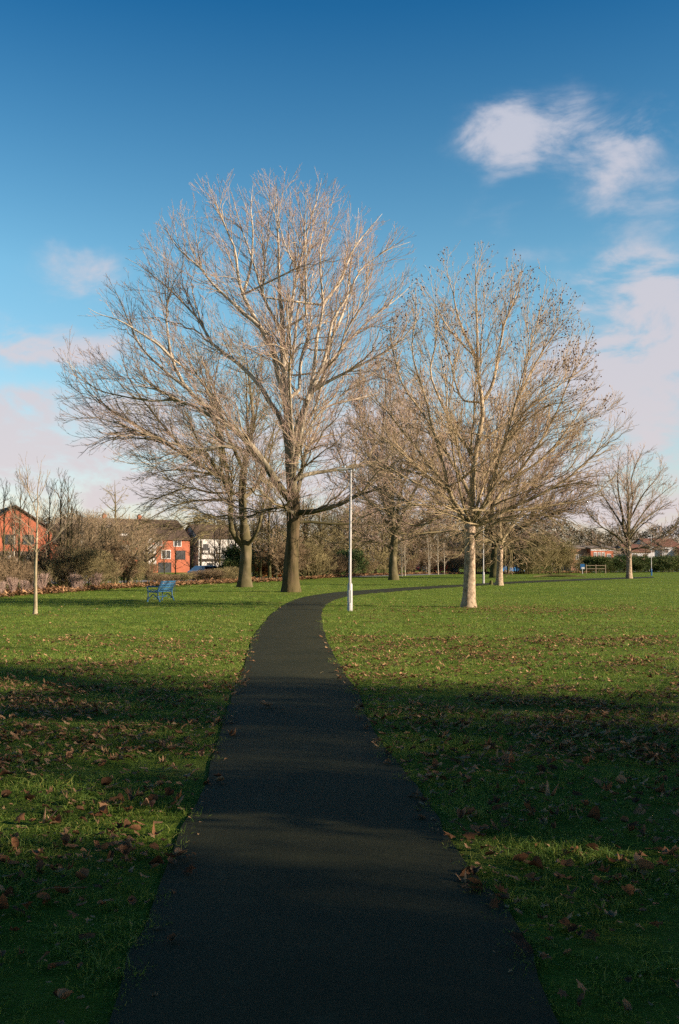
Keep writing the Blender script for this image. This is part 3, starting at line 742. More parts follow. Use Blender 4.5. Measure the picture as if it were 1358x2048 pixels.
# ------------------------------------------------------------------ other trees and shrubs, built once each and copied
def auto_tree(name, seed, H, R, fork, n, mats, trunk_mat, tr_r, lv, tip=.01, stems=1, shape=.75, droop=0.0, leaves=None, lean=0.0, low=.25, limb_k=5):
    """a tree in its own space: trunk (or several stems), limbs that fan from it, and a crown of branches"""
    rng = np.random.default_rng(seed)
    t = bpy.data.objects.new(name, None); t.empty_display_size = .2
    V = []; Q = []; off = 0; LP = []; LR = []
    def add(P, Rr, k):
        nonlocal off
        v, q = tubes(P[None], Rr[None], k); V.append(v); Q.append(q + off); off += len(v)
    zz = np.linspace(0, H, 16)
    prof = R * np.clip(np.sin(np.clip((zz / H - low * .5) / (1 - low * .5), 0, 1) ** shape * pi), .0, 1) ** .55 + .15
    env = Env(zz, prof, prof, 1.0)
    tops = []
    for s in range(stems):
        a = 2 * pi * s / stems + rng.uniform(-.4, .4); sp = (0 if stems == 1 else R * .45)
        top = np.array([cos(a) * sp + rng.normal(0, .1) + lean, sin(a) * sp + rng.normal(0, .1), H * rng.uniform(.85, 1.0)])
        b0 = np.array([cos(a), sin(a), 0]) * (0 if stems == 1 else min(.35, R * .12)); b0[2] = -.1
        mid = b0 + (top - b0) * .5; mid[:2] = b0[:2] + (top - b0)[:2] * .3 + rng.normal(0, R * .03, 2)
        P = resample([b0, mid, top], 14); u = np.linspace(0, 1, 14)
        rr = tr_r * (1 - u) ** .8 * (1 if stems == 1 else rng.uniform(.6, 1)) + tip
        if stems == 1: rr *= 1 + .35 * np.exp(-P[:, 2].clip(0) / (tr_r * 1.5))
        add(P, rr, 8 if stems == 1 else 5)
        LP.append(P); LR.append(rr)
        m = max(2, n // stems)
        for i in range(m):
            f = (fork + (.93 - fork) * ((i + rng.random()) / m) ** 1.15)
            o = P[0] + (P[-1] - P[0]) * f; j = int(f * 13); o = P[j]
            az = i * 2.4 + rng.uniform(-.5, .5); el = rng.uniform(.25, .75) + .5 * f - droop
            L = R * rng.uniform(.75, 1.15) * (1.15 - .65 * f)
            D = np.array([[cos(az) * cos(el), sin(az) * cos(el), sin(el)]])
            L = min(L, float(env.reach(o[None], D, np.array([L * 1.2]))[0]) + .2)
            pts, rad = grow(rng, o[None], D, np.array([L]), np.array([rr[j] * .6]), 9, .09, .45 - droop * 1.4, tip)
            add(pts[0], rad[0], limb_k); LP.append(pts[0]); LR.append(rad[0])
    tk = bpy.data.objects.new('trunk' if stems == 1 else 'stems', np_mesh('trunk', np.concatenate(V), np.concatenate(Q), [trunk_mat]))
    tk.parent = t
    me, tips = crown_mesh('crown', rng, LP, LR, env, lv, mats, tip)
    ck = bpy.data.objects.new('crown', me); ck.parent = t
    if leaves:
        cnt, size, lm = leaves
        e = tips.reshape(-1, 3); e = e[rng.integers(0, len(e), cnt)] + rng.normal(0, size[1] * 1.2, (cnt, 3)); e = e[e[:, 2] > .03]
        v = leaf_cloud(e, rng, size); nl = len(e)
        q = np.arange(nl * 4).reshape(-1, 4)
        fo = bpy.data.objects.new('foliage', np_mesh('foliage', v.reshape(-1, 3), q, [lm])); fo.parent = t
    return t
def place(proto, x, y, s, rz, label, cat, group=None, sz=None):
    c = proto.copy(); COL.objects.link(c)
    for ch in proto.children:
        d = ch.copy(); COL.objects.link(d); d.parent = c
    c.location = (float(x), float(y), 0); c.rotation_euler = (0, 0, float(rz)); c.scale = (s, s, sz if sz else s)
    return tag(c, label, cat, group)
def LV(sp, r, lmax, ang=(.45, .95), up=.1, trop=.2, tipk=1, n3=True, wig=.13, lmin=.25):
    a = [dict(sp=sp, ang=ang, ratio=r, lmin=lmin * 2, lmax=lmax, seg=5, wig=wig, trop=trop, up=up, out=.1, k=4, m=0, rk=.012),
         dict(sp=sp * .6, ang=ang, ratio=.52, lmin=lmin, lmax=lmax * .5, seg=4, wig=wig * 1.2, trop=trop, up=up, k=3, m=1, rk=.010),
         dict(sp=sp * .42, ang=ang, ratio=.55, lmin=lmin * .7, lmax=lmax * .28, seg=2, wig=wig * 1.2, trop=trop * .5, up=up, k=3, m=1, rk=.010, maxn=9)]
    return a if n3 else a[:2]
PT = {}
def protos():
    PT['park'] = [auto_tree('bare_tree', 31 + i, 15, 7.5, .28, 16, [M['branch_pale'], M['twig_brown']], M['limb_pale2'], .42, LV(.62, .5, 4.2), tip=.013, low=.2) for i in range(3)]
    PT['wood'] = [auto_tree('thicket_tree', 41 + i, 10, 3.6, .16, 14, [M['dark_bark'], M['twig_brown'] if i % 2 else M['twig_olive']], M['dark_bark'], .16, LV(.42, .5, 2.6, up=.2), tip=.012, low=.1) for i in range(4)]
    PT['slim'] = [auto_tree('slim_tree', 51 + i, 7.5, 1.7, .2, 9, [M['dark_bark'], M['twig_brown']], M['dark_bark'], .07, LV(.42, .55, 1.6, ang=(.3, .7), up=.45), tip=.006, low=.15) for i in range(3)]
    PT['birch'] = [auto_tree('birch_tree', 61 + i, 8, 1.9, .3, 9, [M['birch_bark'], M['twig_brown']], M['birch_bark'], .10, LV(.5, .5, 1.6, up=.2), tip=.01, low=.2, stems=1 + i) for i in range(2)]
    PT['shrub'] = [auto_tree('bare_shrub', 71 + i, 3.2, 2.0, .1, 22, [M['twig_brown'] if i % 2 else M['twig_olive']] * 2, M['dark_bark'], .03, LV(.24, .6, 1.3, up=.2), tip=.007, stems=9, low=.0) for i in range(4)]
    PT['olive'] = [auto_tree('leafy_shrub', 81 + i, 4.2, 2.6, .08, 24, [M['twig_olive']] * 2, M['dark_bark'], .04, LV(.3, .6, 1.6, up=.1), tip=.009, stems=9, low=.0, leaves=(800, (.06, .13), M['olive_leaf'])) for i in range(2)]
    PT['ever'] = [auto_tree('evergreen_shrub', 91 + i, 3.4, 2.3, .05, 24, [M['twig_olive']] * 2, M['dark_bark'], .04, LV(.3, .6, 1.4, up=.1, n3=False), tip=.01, stems=8, low=.0, leaves=(9000, (.09, .19), M['evergreen'])) for i in range(2)]
    PT['copper'] = [auto_tree('copper_shrub', 95, 3.2, 2.2, .05, 20, [M['twig_brown']] * 2, M['dark_bark'], .04, LV(.3, .6, 1.4, n3=False), tip=.01, stems=8, low=.0, leaves=(6500, (.10, .2), M['copper_leaf']))]
    PT['stalks'] = [auto_tree('dead_stalk_clump', 98, 1.3, .8, .1, 18, [M['twig_pink']] * 2, M['twig_pink'], .012, LV(.2, .5, .6, ang=(.2, .5), up=.5, n3=False), tip=.005, stems=12, low=.0)]
    PT['alder'] = [auto_tree('layered_tree', 99, 9.5, 3.0, .25, 22, [M['twig_olive'], M['twig_olive']], M['limb_pale2'], .17, LV(.5, .55, 1.9, ang=(.7, 1.2), up=0, trop=.1), tip=.01, low=.1, droop=.35)]
protos()
RG = np.random.default_rng(77)
def gx(px, D): return (px - CX) / F * D
def put(kind, px, D, H, label, cat, group=None, w=1.0, i=None):
    base = {'park': 15, 'wood': 10, 'slim': 7.5, 'birch': 8, 'shrub': 3.2, 'olive': 4.2, 'ever': 3.4, 'copper': 3.2, 'stalks': 1.3, 'alder': 9.5}[kind]
    P = PT[kind]; p = P[int(RG.integers(len(P))) if i is None else i]
    s = H / base
    return place(p, gx(px, D), D, s * w, RG.uniform(0, 6.28), label, cat, group, sz=s)
# named single trees
def single_trees():
    third = [(787, 1165, .50), (786, 1130, .40), (787, 1100, .37), (790, 1060, .33)]
    L = [dict(p=[(788, 1100), (770, 1090), (745, 1083), (715, 1082), (690, 1075)], r=.13, rot=0),
         dict(p=[(790, 1075), (782, 1020), (770, 960), (765, 900), (768, 840), (775, 770), (770, 700)], r=.26, d=(0, 0)),
         dict(p=[(790, 1070), (805, 1030), (830, 980), (860, 930), (890, 880), (905, 820)], r=.2),
         dict(p=[(788, 1068), (770, 1040), (735, 1000), (700, 960), (675, 910), (660, 860)], r=.2),
         dict(p=[(789, 1060), (800, 990), (820, 920), (835, 850), (845, 780), (840, 730)], r=.2),
         dict(p=[(786, 1060), (760, 980), (735, 900), (720, 830), (715, 760)], r=.18),
         dict(p=[(790, 1072), (830, 1050), (870, 1030), (910, 1005), (940, 970)], r=.15),
         dict(p=[(770, 960), (740, 880), (725, 800), (740, 730)], r=.12)]
    sil = [(690, 740, 800), (730, 700, 850), (780, 670, 880), (840, 650, 915), (900, 640, 930), (960, 640, 945), (1020, 650, 945), (1060, 670, 930), (1090, 690, 880), (1110, 740, 830)]
    lv = FL(90, 420, 9, 5, (.52, .5, 3.0), (.32, .5, 1.3), (.34, .5, .7), up=.12, shell=.7)
    traced_tree('bare_tree', 'broad bare tree beyond the path, straight behind the near lamp post', (787, 1160), 100.0, third, L, sil, lv,
                [M['branch_pale'], M['twig_pink']], M['limb_pale2'], M['limb_pale2'], 35, 'bare tree', 1, tip=.014, depth=.8)
    L = [dict(p=[(990, 1100), (985, 1040), (985, 980), (995, 900), (1005, 850), (1010, 800)], r=.3, d=(0, 0)),
         dict(p=[(990, 1080), (1020, 1030), (1060, 980), (1100, 930), (1140, 880), (1165, 850)], r=.22),
         dict(p=[(990, 1085), (960, 1040), (925, 990), (890, 940), (865, 890), (850, 850)], r=.22),
         dict(p=[(990, 1070), (1030, 990), (1050, 920), (1080, 860), (1090, 815)], r=.2),
         dict(p=[(990, 1070), (960, 1000), (940, 920), (920, 850), (925, 800)], r=.2),
         dict(p=[(992, 1095), (1040, 1060), (1090, 1035), (1140, 1010), (1185, 970)], r=.16)]
    sil = [(785, 980, 1030), (810, 900, 1110), (850, 840, 1175), (900, 820, 1200), (960, 810, 1215), (1010, 815, 1210), (1060, 840, 1180), (1100, 880, 1120), (1120, 930, 1050)]
    traced_tree('bare_tree', 'dark trunked bare tree far behind the plane tree, its brown crown showing through it', (988, 1150), 118.0,
                [(988, 1154, .55), (989, 1120, .42), (990, 1080, .36)], L, sil, lv, [M['dark_bark'], M['twig_pink']], M['dark_bark'], M['dark_bark'], 37, 'bare tree', 1, tip=.016, depth=.8)
    L = [dict(p=[(999, 1115), (1003, 1085), (1000, 1050), (1005, 1010), (1012, 960)], r=.12, d=(0, 0)),
         dict(p=[(1000, 1105), (1012, 1092), (1022, 1100), (1024, 1125), (1020, 1150)], r=.06, rot=2),
         dict(p=[(1000, 1100), (1030, 1080), (1060, 1085), (1100, 1110)], r=.07),
         dict(p=[(1000, 1095), (970, 1070), (940, 1060), (915, 1075)], r=.07),
         dict(p=[(1002, 1085), (1035, 1040), (1075, 1010), (1110, 1000)], r=.08)]
    sil = [(950, 990, 1040), (1000, 940, 1120), (1050, 900, 1130), (1090, 900, 1120), (1130, 940, 1080), (1155, 990, 1030)]
    traced_tree('plane_tree', 'small bare tree with a thin pale trunk and drooping shoots behind the plane tree', (998, 1171), 74.0,
                [(998, 1174, .30), (999, 1145, .23), (1000, 1112, .22), (1000, 1090, .2)], L, sil, SML_LV, [M['plane_branch'], M['plane_twig']], M['plane_trunk'], M['plane_branch'], 39, 'bare tree', 1, tip=.01, depth=.8)
    L = [dict(p=[(1257, 1085), (1248, 1060), (1246, 1030), (1238, 990), (1235, 950), (1240, 900)], r=.18, d=(0, 0)),
         dict(p=[(1257, 1075), (1259, 1040), (1265, 1000), (1262, 960), (1275, 920), (1290, 890)], r=.16, d=(0, 0)),
         dict(p=[(1256, 1082), (1275, 1050), (1300, 1030), (1325, 1015), (1350, 1000)], r=.12),
         dict(p=[(1257, 1100), (1285, 1095), (1310, 1100), (1340, 1098), (1362, 1085)], r=.10),
         dict(p=[(1257, 1105), (1230, 1100), (1205, 1095), (1180, 1085), (1160, 1065)], r=.10),
         dict(p=[(1256, 1095), (1230, 1070), (1205, 1055), (1180, 1030), (1165, 1000)], r=.12),
         dict(p=[(1259, 1040), (1285, 990), (1310, 960), (1330, 930)], r=.11),
         dict(p=[(1250, 1060), (1225, 1020), (1200, 980), (1190, 940)], r=.11),
         dict(p=[(1257, 1070), (1290, 1020), (1320, 990), (1352, 965)], r=.10)]
    sil = [(885, 1235, 1300), (910, 1200, 1325), (940, 1175, 1345), (980, 1155, 1362), (1020, 1150, 1368), (1060, 1150, 1370), (1090, 1158, 1368), (1110, 1180, 1340), (1125, 1230, 1290)]
    traced_tree('bare_tree', 'round bare tree with a short lit trunk standing alone near the right edge', (1258, 1157), 110.0,
                [(1258, 1160, .34), (1258, 1140, .30), (1258, 1110, .28), (1257, 1085, .27)], L, sil, FL(60, 220, 7, 4, (.6, .5, 2.4), (.4, .5, 1.1), (.45, .5, .6), up=.05, trop=.2), [M['branch_pale'], M['twig_pink']], M['plane_trunk'], M['limb_pale2'], 41, 'bare tree', 1, tip=.012, depth=.85)
    L = [dict(p=[(72, 1110), (73, 1070), (74, 1034), (66, 1005), (58, 985), (55, 950), (52, 915)], r=0.028, d=(0, 0), rot=0),
         dict(p=[(73, 1036), (76, 1010), (75, 980), (80, 950), (82, 918)], r=0.022, d=(0, 0), rot=0),
         dict(p=[(73, 1108), (80, 1096), (96, 1087), (112, 1076), (124, 1062), (140, 1048), (156, 1030)], r=0.017, rot=1),
         dict(p=[(73, 1066), (60, 1055), (45, 1044), (28, 1031), (18, 1015)], r=0.012, rot=1),
         dict(p=[(58, 985), (45, 965), (38, 940)], r=0.009, rot=1), dict(p=[(66, 1005), (80, 990), (92, 965), (96, 940)], r=0.009, rot=1),
         dict(p=[(73, 1080), (90, 1070), (104, 1050), (110, 1028)], r=0.009, rot=1), dict(p=[(73, 1088), (56, 1082), (40, 1085), (22, 1072)], r=0.009, rot=1)]
    sil = [(900, 40, 90), (950, 15, 110), (1000, 8, 140), (1040, 5, 165), (1080, 10, 140), (1110, 20, 110), (1140, 55, 90)]
    lvs = FL(16, 50, 2.0, 1.2, (.25, .5, .6), (.2, .5, .35), (.3, .5, .2), k=.8, up=.3)[:4]
    traced_tree('sapling', 'slender pale young tree alone on the lawn at the left edge', (70, 1228), 31.9,
                [(70, 1232, .078), (71, 1205, .058), (71, 1150, .050), (73, 1090, .036), (74, 1045, .026)], L, sil, lvs, [M['sapling']], M['sapling'], M['sapling'], 43, 'young tree', 0, tip=.003, limb_seg=14)
    put('alder', 228, 92, 9.4, 'layered bare tree with a pale straight trunk behind the blue bench, before the red flats', 'bare tree', i=0)
single_trees()

def hedge_line(px):   # distance of the park's far edge at each column of the view
    return float(np.interp(px, [-200, 0, 150, 300, 400, 480, 560, 640, 700, 850, 1000, 1160, 1358, 1600], [42, 50, 59, 72, 80, 88, 94, 112, 128, 160, 168, 178, 200, 220]))
def near(px):
    for lim, txt in ((15, 'at the left edge of the view'), (62, 'left of the pale young tree'), (100, 'just right of the pale young tree'), (140, 'midway between the young tree and the layered tree'), (205, 'left of the layered tree'), (262, 'behind or beside the layered tree'),
                     (300, 'left of the white bays of the flats'), (345, 'in front of the white bays'), (400, 'at the right end of the red flats'), (440, 'before the white timbered house'), (500, 'left of the mossy tree'), (562, 'between the mossy tree and the tallest trunk'),
                     (625, 'just right of the tallest trunk'), (690, 'left of the near lamp post'), (745, 'just right of the near lamp post'), (800, 'around the trunk behind the lamp post'), (860, 'right of the trunk behind the lamp post'), (925, 'just left of the plane tree trunk'), (975, 'just right of the plane tree trunk'),
                     (1030, 'behind the thin drooping tree'), (1085, 'at the big olive clump'), (1150, 'at the right end of the olive clump'), (1210, 'before the flat roofed brick house'), (1255, 'just left of the lone right hand tree'), (1310, 'right of the lone right hand tree'), (9999, 'at the right edge of the view')):
        if px < lim: return txt
def thicket():
    # left: shrubs and slim trees between the sapling and the alder
    for i, px in enumerate(np.linspace(-60, 205, 15)):
        put('shrub', px + RG.uniform(-6, 6), hedge_line(px) + RG.uniform(1, 9), RG.uniform(1.8, 2.9), 'tangled bare shrub on the leafy bank, ' + near(px), 'shrub', 'bare shrubs along the left bank', 1.15)
    for i, px in enumerate([-20, 6, 22, 60, 100, 122, 134, 158, 178, 40, 145]):
        put('slim', px, hedge_line(px) + RG.uniform(3, 12), [6.4, 6.8, 5.4, 5.6, 7.0, 8.0, 7.4, 5.5, 4.6, 6.9, 6.2][i], 'slim many-stemmed bare tree above the shrubs, ' + near(px), 'bare tree', 'slim bare trees in the left background', 1.25)
    for i, (px, D, h) in enumerate([(262, 92, 6.4), (298, 98, 6.8), (188, 84, 6.4), (160, 80, 5.8), (232, 86, 6.2), (128, 74, 5.0), (208, 96, 6.8), (176, 104, 7.4), (278, 118, 7.0)]):
        put('park', px, D, h, 'small spreading bare tree before the flats, ' + near(px), 'bare tree', 'small spreading trees before the flats', 1.25)
    for i, (px, D, h) in enumerate([(252, 100, 5.2), (268, 112, 6), (290, 104, 4.6), (305, 118, 6.5), (330, 112, 4.5), (385, 108, 6.5), (402, 112, 6), (432, 106, 5.5), (455, 112, 6.5), (352, 122, 5)]):
        put('slim', px, D, h, 'thin bare tree standing before the brick flats, ' + near(px), 'bare tree', 'thin trees before the flats', 1.7)
    for px, D in ((165, 70), (95, 66), (30, 60)):
        put('birch', px, D, 5.5, 'thin leaning pale stem among the shrubs at the far left', 'bare tree', 'thin pale stems at the far left', .8, i=0)
    for i, px in enumerate([4, 26, 48, 88, 150, 196]):
        put('stalks', px, hedge_line(px) - RG.uniform(0, 1.5), RG.uniform(.7, 1.2), 'pinkish dead stalks standing in the orange leaves of the left bank', 'dead plant', 'dead stalks on the left bank')
    for i, (px, dd, h, k) in enumerate([(212, 8, 4.6, 'wood'), (236, 12, 4.8, 'wood'), (222, 5, 3.2, 'shrub'), (258, 9, 4.2, 'slim'), (284, 12, 3.2, 'slim'), (205, 6, 3.4, 'shrub'), (300, 8, 1.8, 'shrub'), (250, 4, 2.4, 'shrub'), (276, 5, 1.9, 'shrub')]):
        put(k, px, hedge_line(px) + dd, h, 'tangled olive brown growth before the flats, ' + near(px), 'shrub', 'tangled growth behind the blue bench', 1.0)
    for i, px in enumerate([318, 345, 372, 398, 424, 446, 466]):
        put('shrub', px, hedge_line(px) + RG.uniform(2, 8), [.9, .8, .9, 1.1, 1.2, 1.3, 1.4][i], 'low brown shrub along the road, ' + near(px), 'shrub', 'low shrubs in front of the flats', 2.2)
    for px, D, h in ((448, 100, 1.5), (462, 98, 2.0), (476, 100, 3.2)):
        put('ever', px, D, h, 'dark evergreen shrub below the white timbered house', 'shrub', 'evergreens below the white house', 1.1)
    for px, D, h in ((515, 112, 2.9), (532, 115, 3.0), (549, 112, 2.6), (560, 118, 3.2)):
        put('copper', px, D, h, 'orange leaved shrub between the two big dark trunks', 'shrub', 'orange shrubs between the big trunks', 1.0)
    for i, (px, D, h) in enumerate([(508, 98, 7), (520, 102, 9), (540, 97, 10), (552, 104, 8), (470, 106, 8), (440, 112, 7)]):
        put('wood', px, D, h, 'dark bare thicket tree, ' + near(px), 'bare tree', 'thicket trees beside the big trunks')
    # middle: woodland edge
    for i, px in enumerate(np.linspace(585, 1120, 46)):
        D = hedge_line(px) + RG.uniform(2, 26)
        px += RG.uniform(-8, 8)
        put('wood', px, D, RG.uniform(.85, 1.1) * np.interp(px, [585, 700, 900, 1000, 1120], [9, 11, 11, 9.5, 6.5]), 'bare brown woodland tree, ' + near(px), 'bare tree', 'woodland edge trees', 1.25)
    for i, px in enumerate(np.linspace(575, 1040, 20)):
        put('shrub', px + RG.uniform(-8, 8), hedge_line(px) + RG.uniform(0, 8), RG.uniform(2.2, 4.2), 'brown bare shrub at the woodland foot, ' + near(px), 'shrub', 'shrubs of the central woodland edge', 1.4)
    for px, D, h in ((618, 124, 3.8), (645, 128, 3.2), (672, 130, 3.0), (700, 134, 3.4), (604, 118, 2.6)):
        put('ever', px, D, h, 'low dark evergreen shrub ' + near(px), 'shrub', 'evergreens right of the tallest tree', 1.3)
    for i, (px, D, h) in enumerate([(803, 128, 5.5), (858, 150, 6.5), (876, 152, 6.5), (810, 134, 5.5), (888, 158, 6)]):
        put('birch', px, D, h, 'pale stemmed birch at the woodland edge, ' + near(px), 'birch tree', 'birches of the central woodland')
    for i, (px, D, h) in enumerate([(1050, 160, 6.8), (1072, 158, 7.2), (1096, 160, 6.6), (1118, 162, 5.8), (1035, 166, 5.8), (1135, 165, 4.6), (1082, 155, 4.6), (1060, 154, 4.2)]):
        put('olive', px, D, h, 'big olive shrub of the tall clump, ' + near(px), 'shrub', 'olive shrubs right of the plane tree', 1.05)
    for i, px in enumerate(np.linspace(1180, 1420, 16)):
        put('ever', px, hedge_line(px) - 3 + RG.uniform(-1, 1), RG.uniform(2.3, 3.2), 'dark green bush in the long hedge ' + near(px), 'shrub', 'hedge before the right hand houses', 1.6)
    for i, px in enumerate([1232, 1268, 1290, 1325, 1352, 1172, 1208]):
        put('wood', px, 222 + i * 2, [5.2, 4.6, 6.5, 6.0, 5.4, 4.2, 4.0][i], 'low bare tree between hedge and roofs, ' + near(px), 'bare tree', 'low trees before the right hand roofs', 1.5)
    for i, px in enumerate(np.linspace(1120, 1420, 13)):
        put('wood', px + RG.uniform(-8, 8), 262 + RG.uniform(0, 25), RG.uniform(7, 10.5), 'bare tree rising behind the roofs, ' + near(px), 'bare tree', 'trees behind the right hand roofs', 1.4)
thicket()
def far_wood():
    rng = np.random.default_rng(8); n = 110000
    a = rng.uniform(-.62, .62, n); D = 300 + rng.uniform(0, 40, n)
    top = 14 + 2.5 * np.sin(a * 40) + 1.5 * np.sin(a * 93 + 1) + 1.0 * np.sin(a * 210)
    P = np.c_[np.sin(a) * D, np.cos(a) * D, top * rng.random(n) ** .8]
    v = leaf_cloud(P, rng, (.5, 1.5), squash=.22)
    tag(mobj('far_wood', np_mesh('far_wood', v.reshape(-1, 3), np.arange(n * 4).reshape(-1, 4), [M['dark_bark']])), 'low distant line of brown woodland along the horizon', 'woodland', kind='stuff')
far_wood()
# ------------------------------------------------------------------ buildings beyond the park
def building(name, label, x, y, w, d, he, hr, rz, wall, roof, wins, cat='building', gable='x', chimneys=(), panels=(), extra_wall=None, group=None):
    t = thing(name, (x, y, 0), label, cat, group, rz)
    wb = MB()
    hw = w / 2
    if gable == 'x':      # ridge runs along the facade
        v = [(-hw, 0, 0), (hw, 0, 0), (hw, d, 0), (-hw, d, 0), (-hw, 0, he), (hw, 0, he), (hw, d, he), (-hw, d, he), (-hw, d / 2, hr), (hw, d / 2, hr)]
        me = np_mesh('wall', v, [(0, 1, 5, 4), (1, 2, 6, 5), (2, 3, 7, 6), (3, 0, 4, 7)], [wall], None, False, tris=[(5, 6, 9), (7, 4, 8)])
        sl = [((-hw - .3, -.4, he - .12), (hw + .3, -.4, he - .12), (hw + .3, d / 2, hr + .06), (-hw - .3, d / 2, hr + .06)), ((hw + .3, d + .4, he - .12), (-hw - .3, d + .4, he - .12), (-hw - .3, d / 2, hr + .06), (hw + .3, d / 2, hr + .06))]
    else:
        v = [(-hw, 0, 0), (hw, 0, 0), (hw, d, 0), (-hw, d, 0), (-hw, 0, he), (hw, 0, he), (hw, d, he), (-hw, d, he), (0, 0, hr), (0, d, hr)]
        me = np_mesh('wall', v, [(0, 1, 5, 4), (1, 2, 6, 5), (2, 3, 7, 6), (3, 0, 4, 7)], [wall], None, False, tris=[(4, 5, 8), (6, 7, 9)])
        sl = [((hw + .4, -.3, he - .12), (hw + .4, d + .3, he - .12), (0, d + .3, hr + .06), (0, -.3, hr + .06)), ((-hw - .4, d + .3, he - .12), (-hw - .4, -.3, he - .12), (0, -.3, hr + .06), (0, d + .3, hr + .06))]
    mobj('wall', me, t)
    rv = []; rq = []
    for k, q in enumerate(sl):
        a = np.array(q); b = a + np.array([0, 0, .2]); o = len(rv)
        rv += list(a) + list(b)
        rq += [(o, o + 3, o + 2, o + 1), (o + 4, o + 5, o + 6, o + 7), (o, o + 1, o + 5, o + 4), (o + 1, o + 2, o + 6, o + 5), (o + 2, o + 3, o + 7, o + 6), (o + 3, o, o + 4, o + 7)]
    rf = mobj('roof', np_mesh('roof', rv, rq, [roof], None, False), t)
    for (cx, cy, cz) in chimneys:
        MB().box((cx, cy, cz), (.7, .7, 1.6)).box((cx, cy, cz + .9), (.35, .35, .35), m=1).build('chimney', [wall, M['roof_red']], rf)
    for (u, z, ww, hh, fm) in wins:
        f = MB()
        f.box((u, -.03, z + hh / 2 - .05), (ww, .1, .1)).box((u, -.03, z - hh / 2 + .05), (ww, .12, .1))
        f.box((u - ww / 2 + .05, -.03, z), (.1, .1, hh - .2)).box((u + ww / 2 - .05, -.03, z), (.1, .1, hh - .2)).box((u, -.025, z), (.07, .08, hh - .2))
        fo = f.build('window', M[fm], t)
        MB().box((u, -.012, z), (ww - .2, .03, hh - .2)).build('pane', M['glass'], fo)
    for (pn, u, z, ww, hh, dd, pm) in panels:
        MB().box((u, -dd / 2, z), (ww, dd, hh)).build(pn, M[pm], t)
    return t
def zat(py, D): return float(at(679, py, D)[2])
def houses():
    # far left: gabled brick flats
    D = 122
    building('apartment_block', 'red brick gabled flats at the far left with a white boarded balcony front', gx(30, D), D, 9.0, 12, zat(1062, D), zat(1014, D), radians(28), M['brick_red'], M['roof_dark'],
             [(-.6, 4.6, 1.3, 1.2, 'dark'), (1.6, 4.6, 1.3, 1.2, 'dark'), (-2.8, 4.6, 1.1, 1.2, 'white_frame'), (1.7, 1.7, 1.4, 1.3, 'white_frame'), (-1.0, 1.7, 1.4, 1.3, 'white_frame')], gable='y',
             panels=[('balcony', -3.3, 4.5, 2.0, 1.4, 1.6, 'white_render'), ('porch', -.4, 2.9, 6.5, .5, 1.4, 'roof_dark'), ('post', -.9, 1.35, .3, 2.6, 1.5, 'white_render'), ('post', 1.4, 1.35, .3, 2.6, 1.5, 'white_render')])
    D = 138
    building('apartment_block', 'brick flats with dark hipped roof seen through twigs left of the layered tree', gx(92, D), D, 9, 10, zat(1085, D), zat(1048, D), radians(20), M['brick_red'], M['roof_dark'],
             [(-2.6, 3.9, 1.2, 1.2, 'dark'), (0, 3.9, 1.2, 1.2, 'white_frame'), (2.8, 3.9, 1.1, 1.2, 'dark'), (-2.4, 1.5, 1.3, 1.3, 'white_frame'), (2.2, 1.5, 1.3, 1.3, 'white_frame')])
    D = 165
    building('apartment_block', 'brown flats with a tan tiled roof and white bay windows, third block from the left', gx(172, D), D, 9.5, 11, zat(1082, D), zat(1036, D), radians(15), M['brick_brown'], M['roof_tan'],
             [(-2.8, 4.2, 1.2, 1.2, 'dark'), (-2.8, 1.6, 1.2, 1.3, 'dark'), (3.2, 4.2, 1.1, 1.2, 'dark')],
             panels=[('bay', .6, 2.4, 1.6, 1.0, .9, 'white_render'), ('bay', .6, 4.4, 1.6, 1.2, .9, 'white_render'), ('bay', .6, 6.0, 1.6, .7, .9, 'white_render')])
    D = 185
    ez = zat(1078, D); rzz = radians(33)
    W = 18.5
    t = building('apartment_block', 'sunlit red brick three storey flats with white bays behind the blue bench', gx(288, D), D, W, 13, ez, zat(1038, D), rzz, M['brick_red'], M['roof_dark'],
             [(2.9, 5.6, 1.4, 1.3, 'white_frame'), (6.7, 5.6, 1.6, 1.4, 'white_frame'), (4.4, 3.4, 1.9, 1.7, 'white_frame'), (7.4, 3.3, 1.9, 1.7, 'dark'), (4.2, .95, 2.6, 1.9, 'dark'), (-8, 5.3, 1.3, 1.3, 'dark'), (-8, 3.1, 1.3, 1.3, 'dark'), (-5.6, 3.1, 1.2, 1.3, 'white_frame'), (-1.7, 3.1, 1.1, 1.3, 'dark'), (-1.7, 5.3, 1.1, 1.3, 'dark'), (-5.8, 1.0, 1.3, 1.3, 'dark')],
             panels=[('bay', .9, 4.4, 2.5, 1.7, .8, 'white_render'), ('bay', .9, 2.1, 2.5, 1.1, .8, 'white_render'), ('bay', .9, 5.9, 1.5, .9, .8, 'white_render'), ('bay_window', .9, 3.1, 2.4, .85, .7, 'glass'),
                     ('balcony', -3.8, 4.5, 1.9, 1.2, .9, 'white_render'), ('balcony', -3.8, 2.3, 1.9, 1.0, .9, 'white_render'), ('mullion', .5, 3.1, .12, .85, .76, 'white_frame'), ('mullion', 1.3, 3.1, .12, .85, .76, 'white_frame')],
             chimneys=[(2, 7.5, zat(1036, D)), (-5, 7.5, zat(1036, D))])
    g = MB().box((0, 0, 0), (2.3, 1.2, 1.1)).build('dormer', M['white_render'], t, bevel=.15); g.location = (-3.8, 1.0, ez + .5)
    D = 196
    building('apartment_block', 'pale grey rendered flats in shade between the red flats and the white house', gx(388, D), D, 4.6, 10, zat(1078, D), zat(1052, D), radians(-25), M['grey_render'], M['roof_dark'],
             [(-.4, 5.6, 1.4, 1.3, 'dark'), (-.4, 3.5, 1.4, 1.3, 'dark'), (-.4, 1.3, 1.2, 1.6, 'dark')])
    D = 192
    beams = []
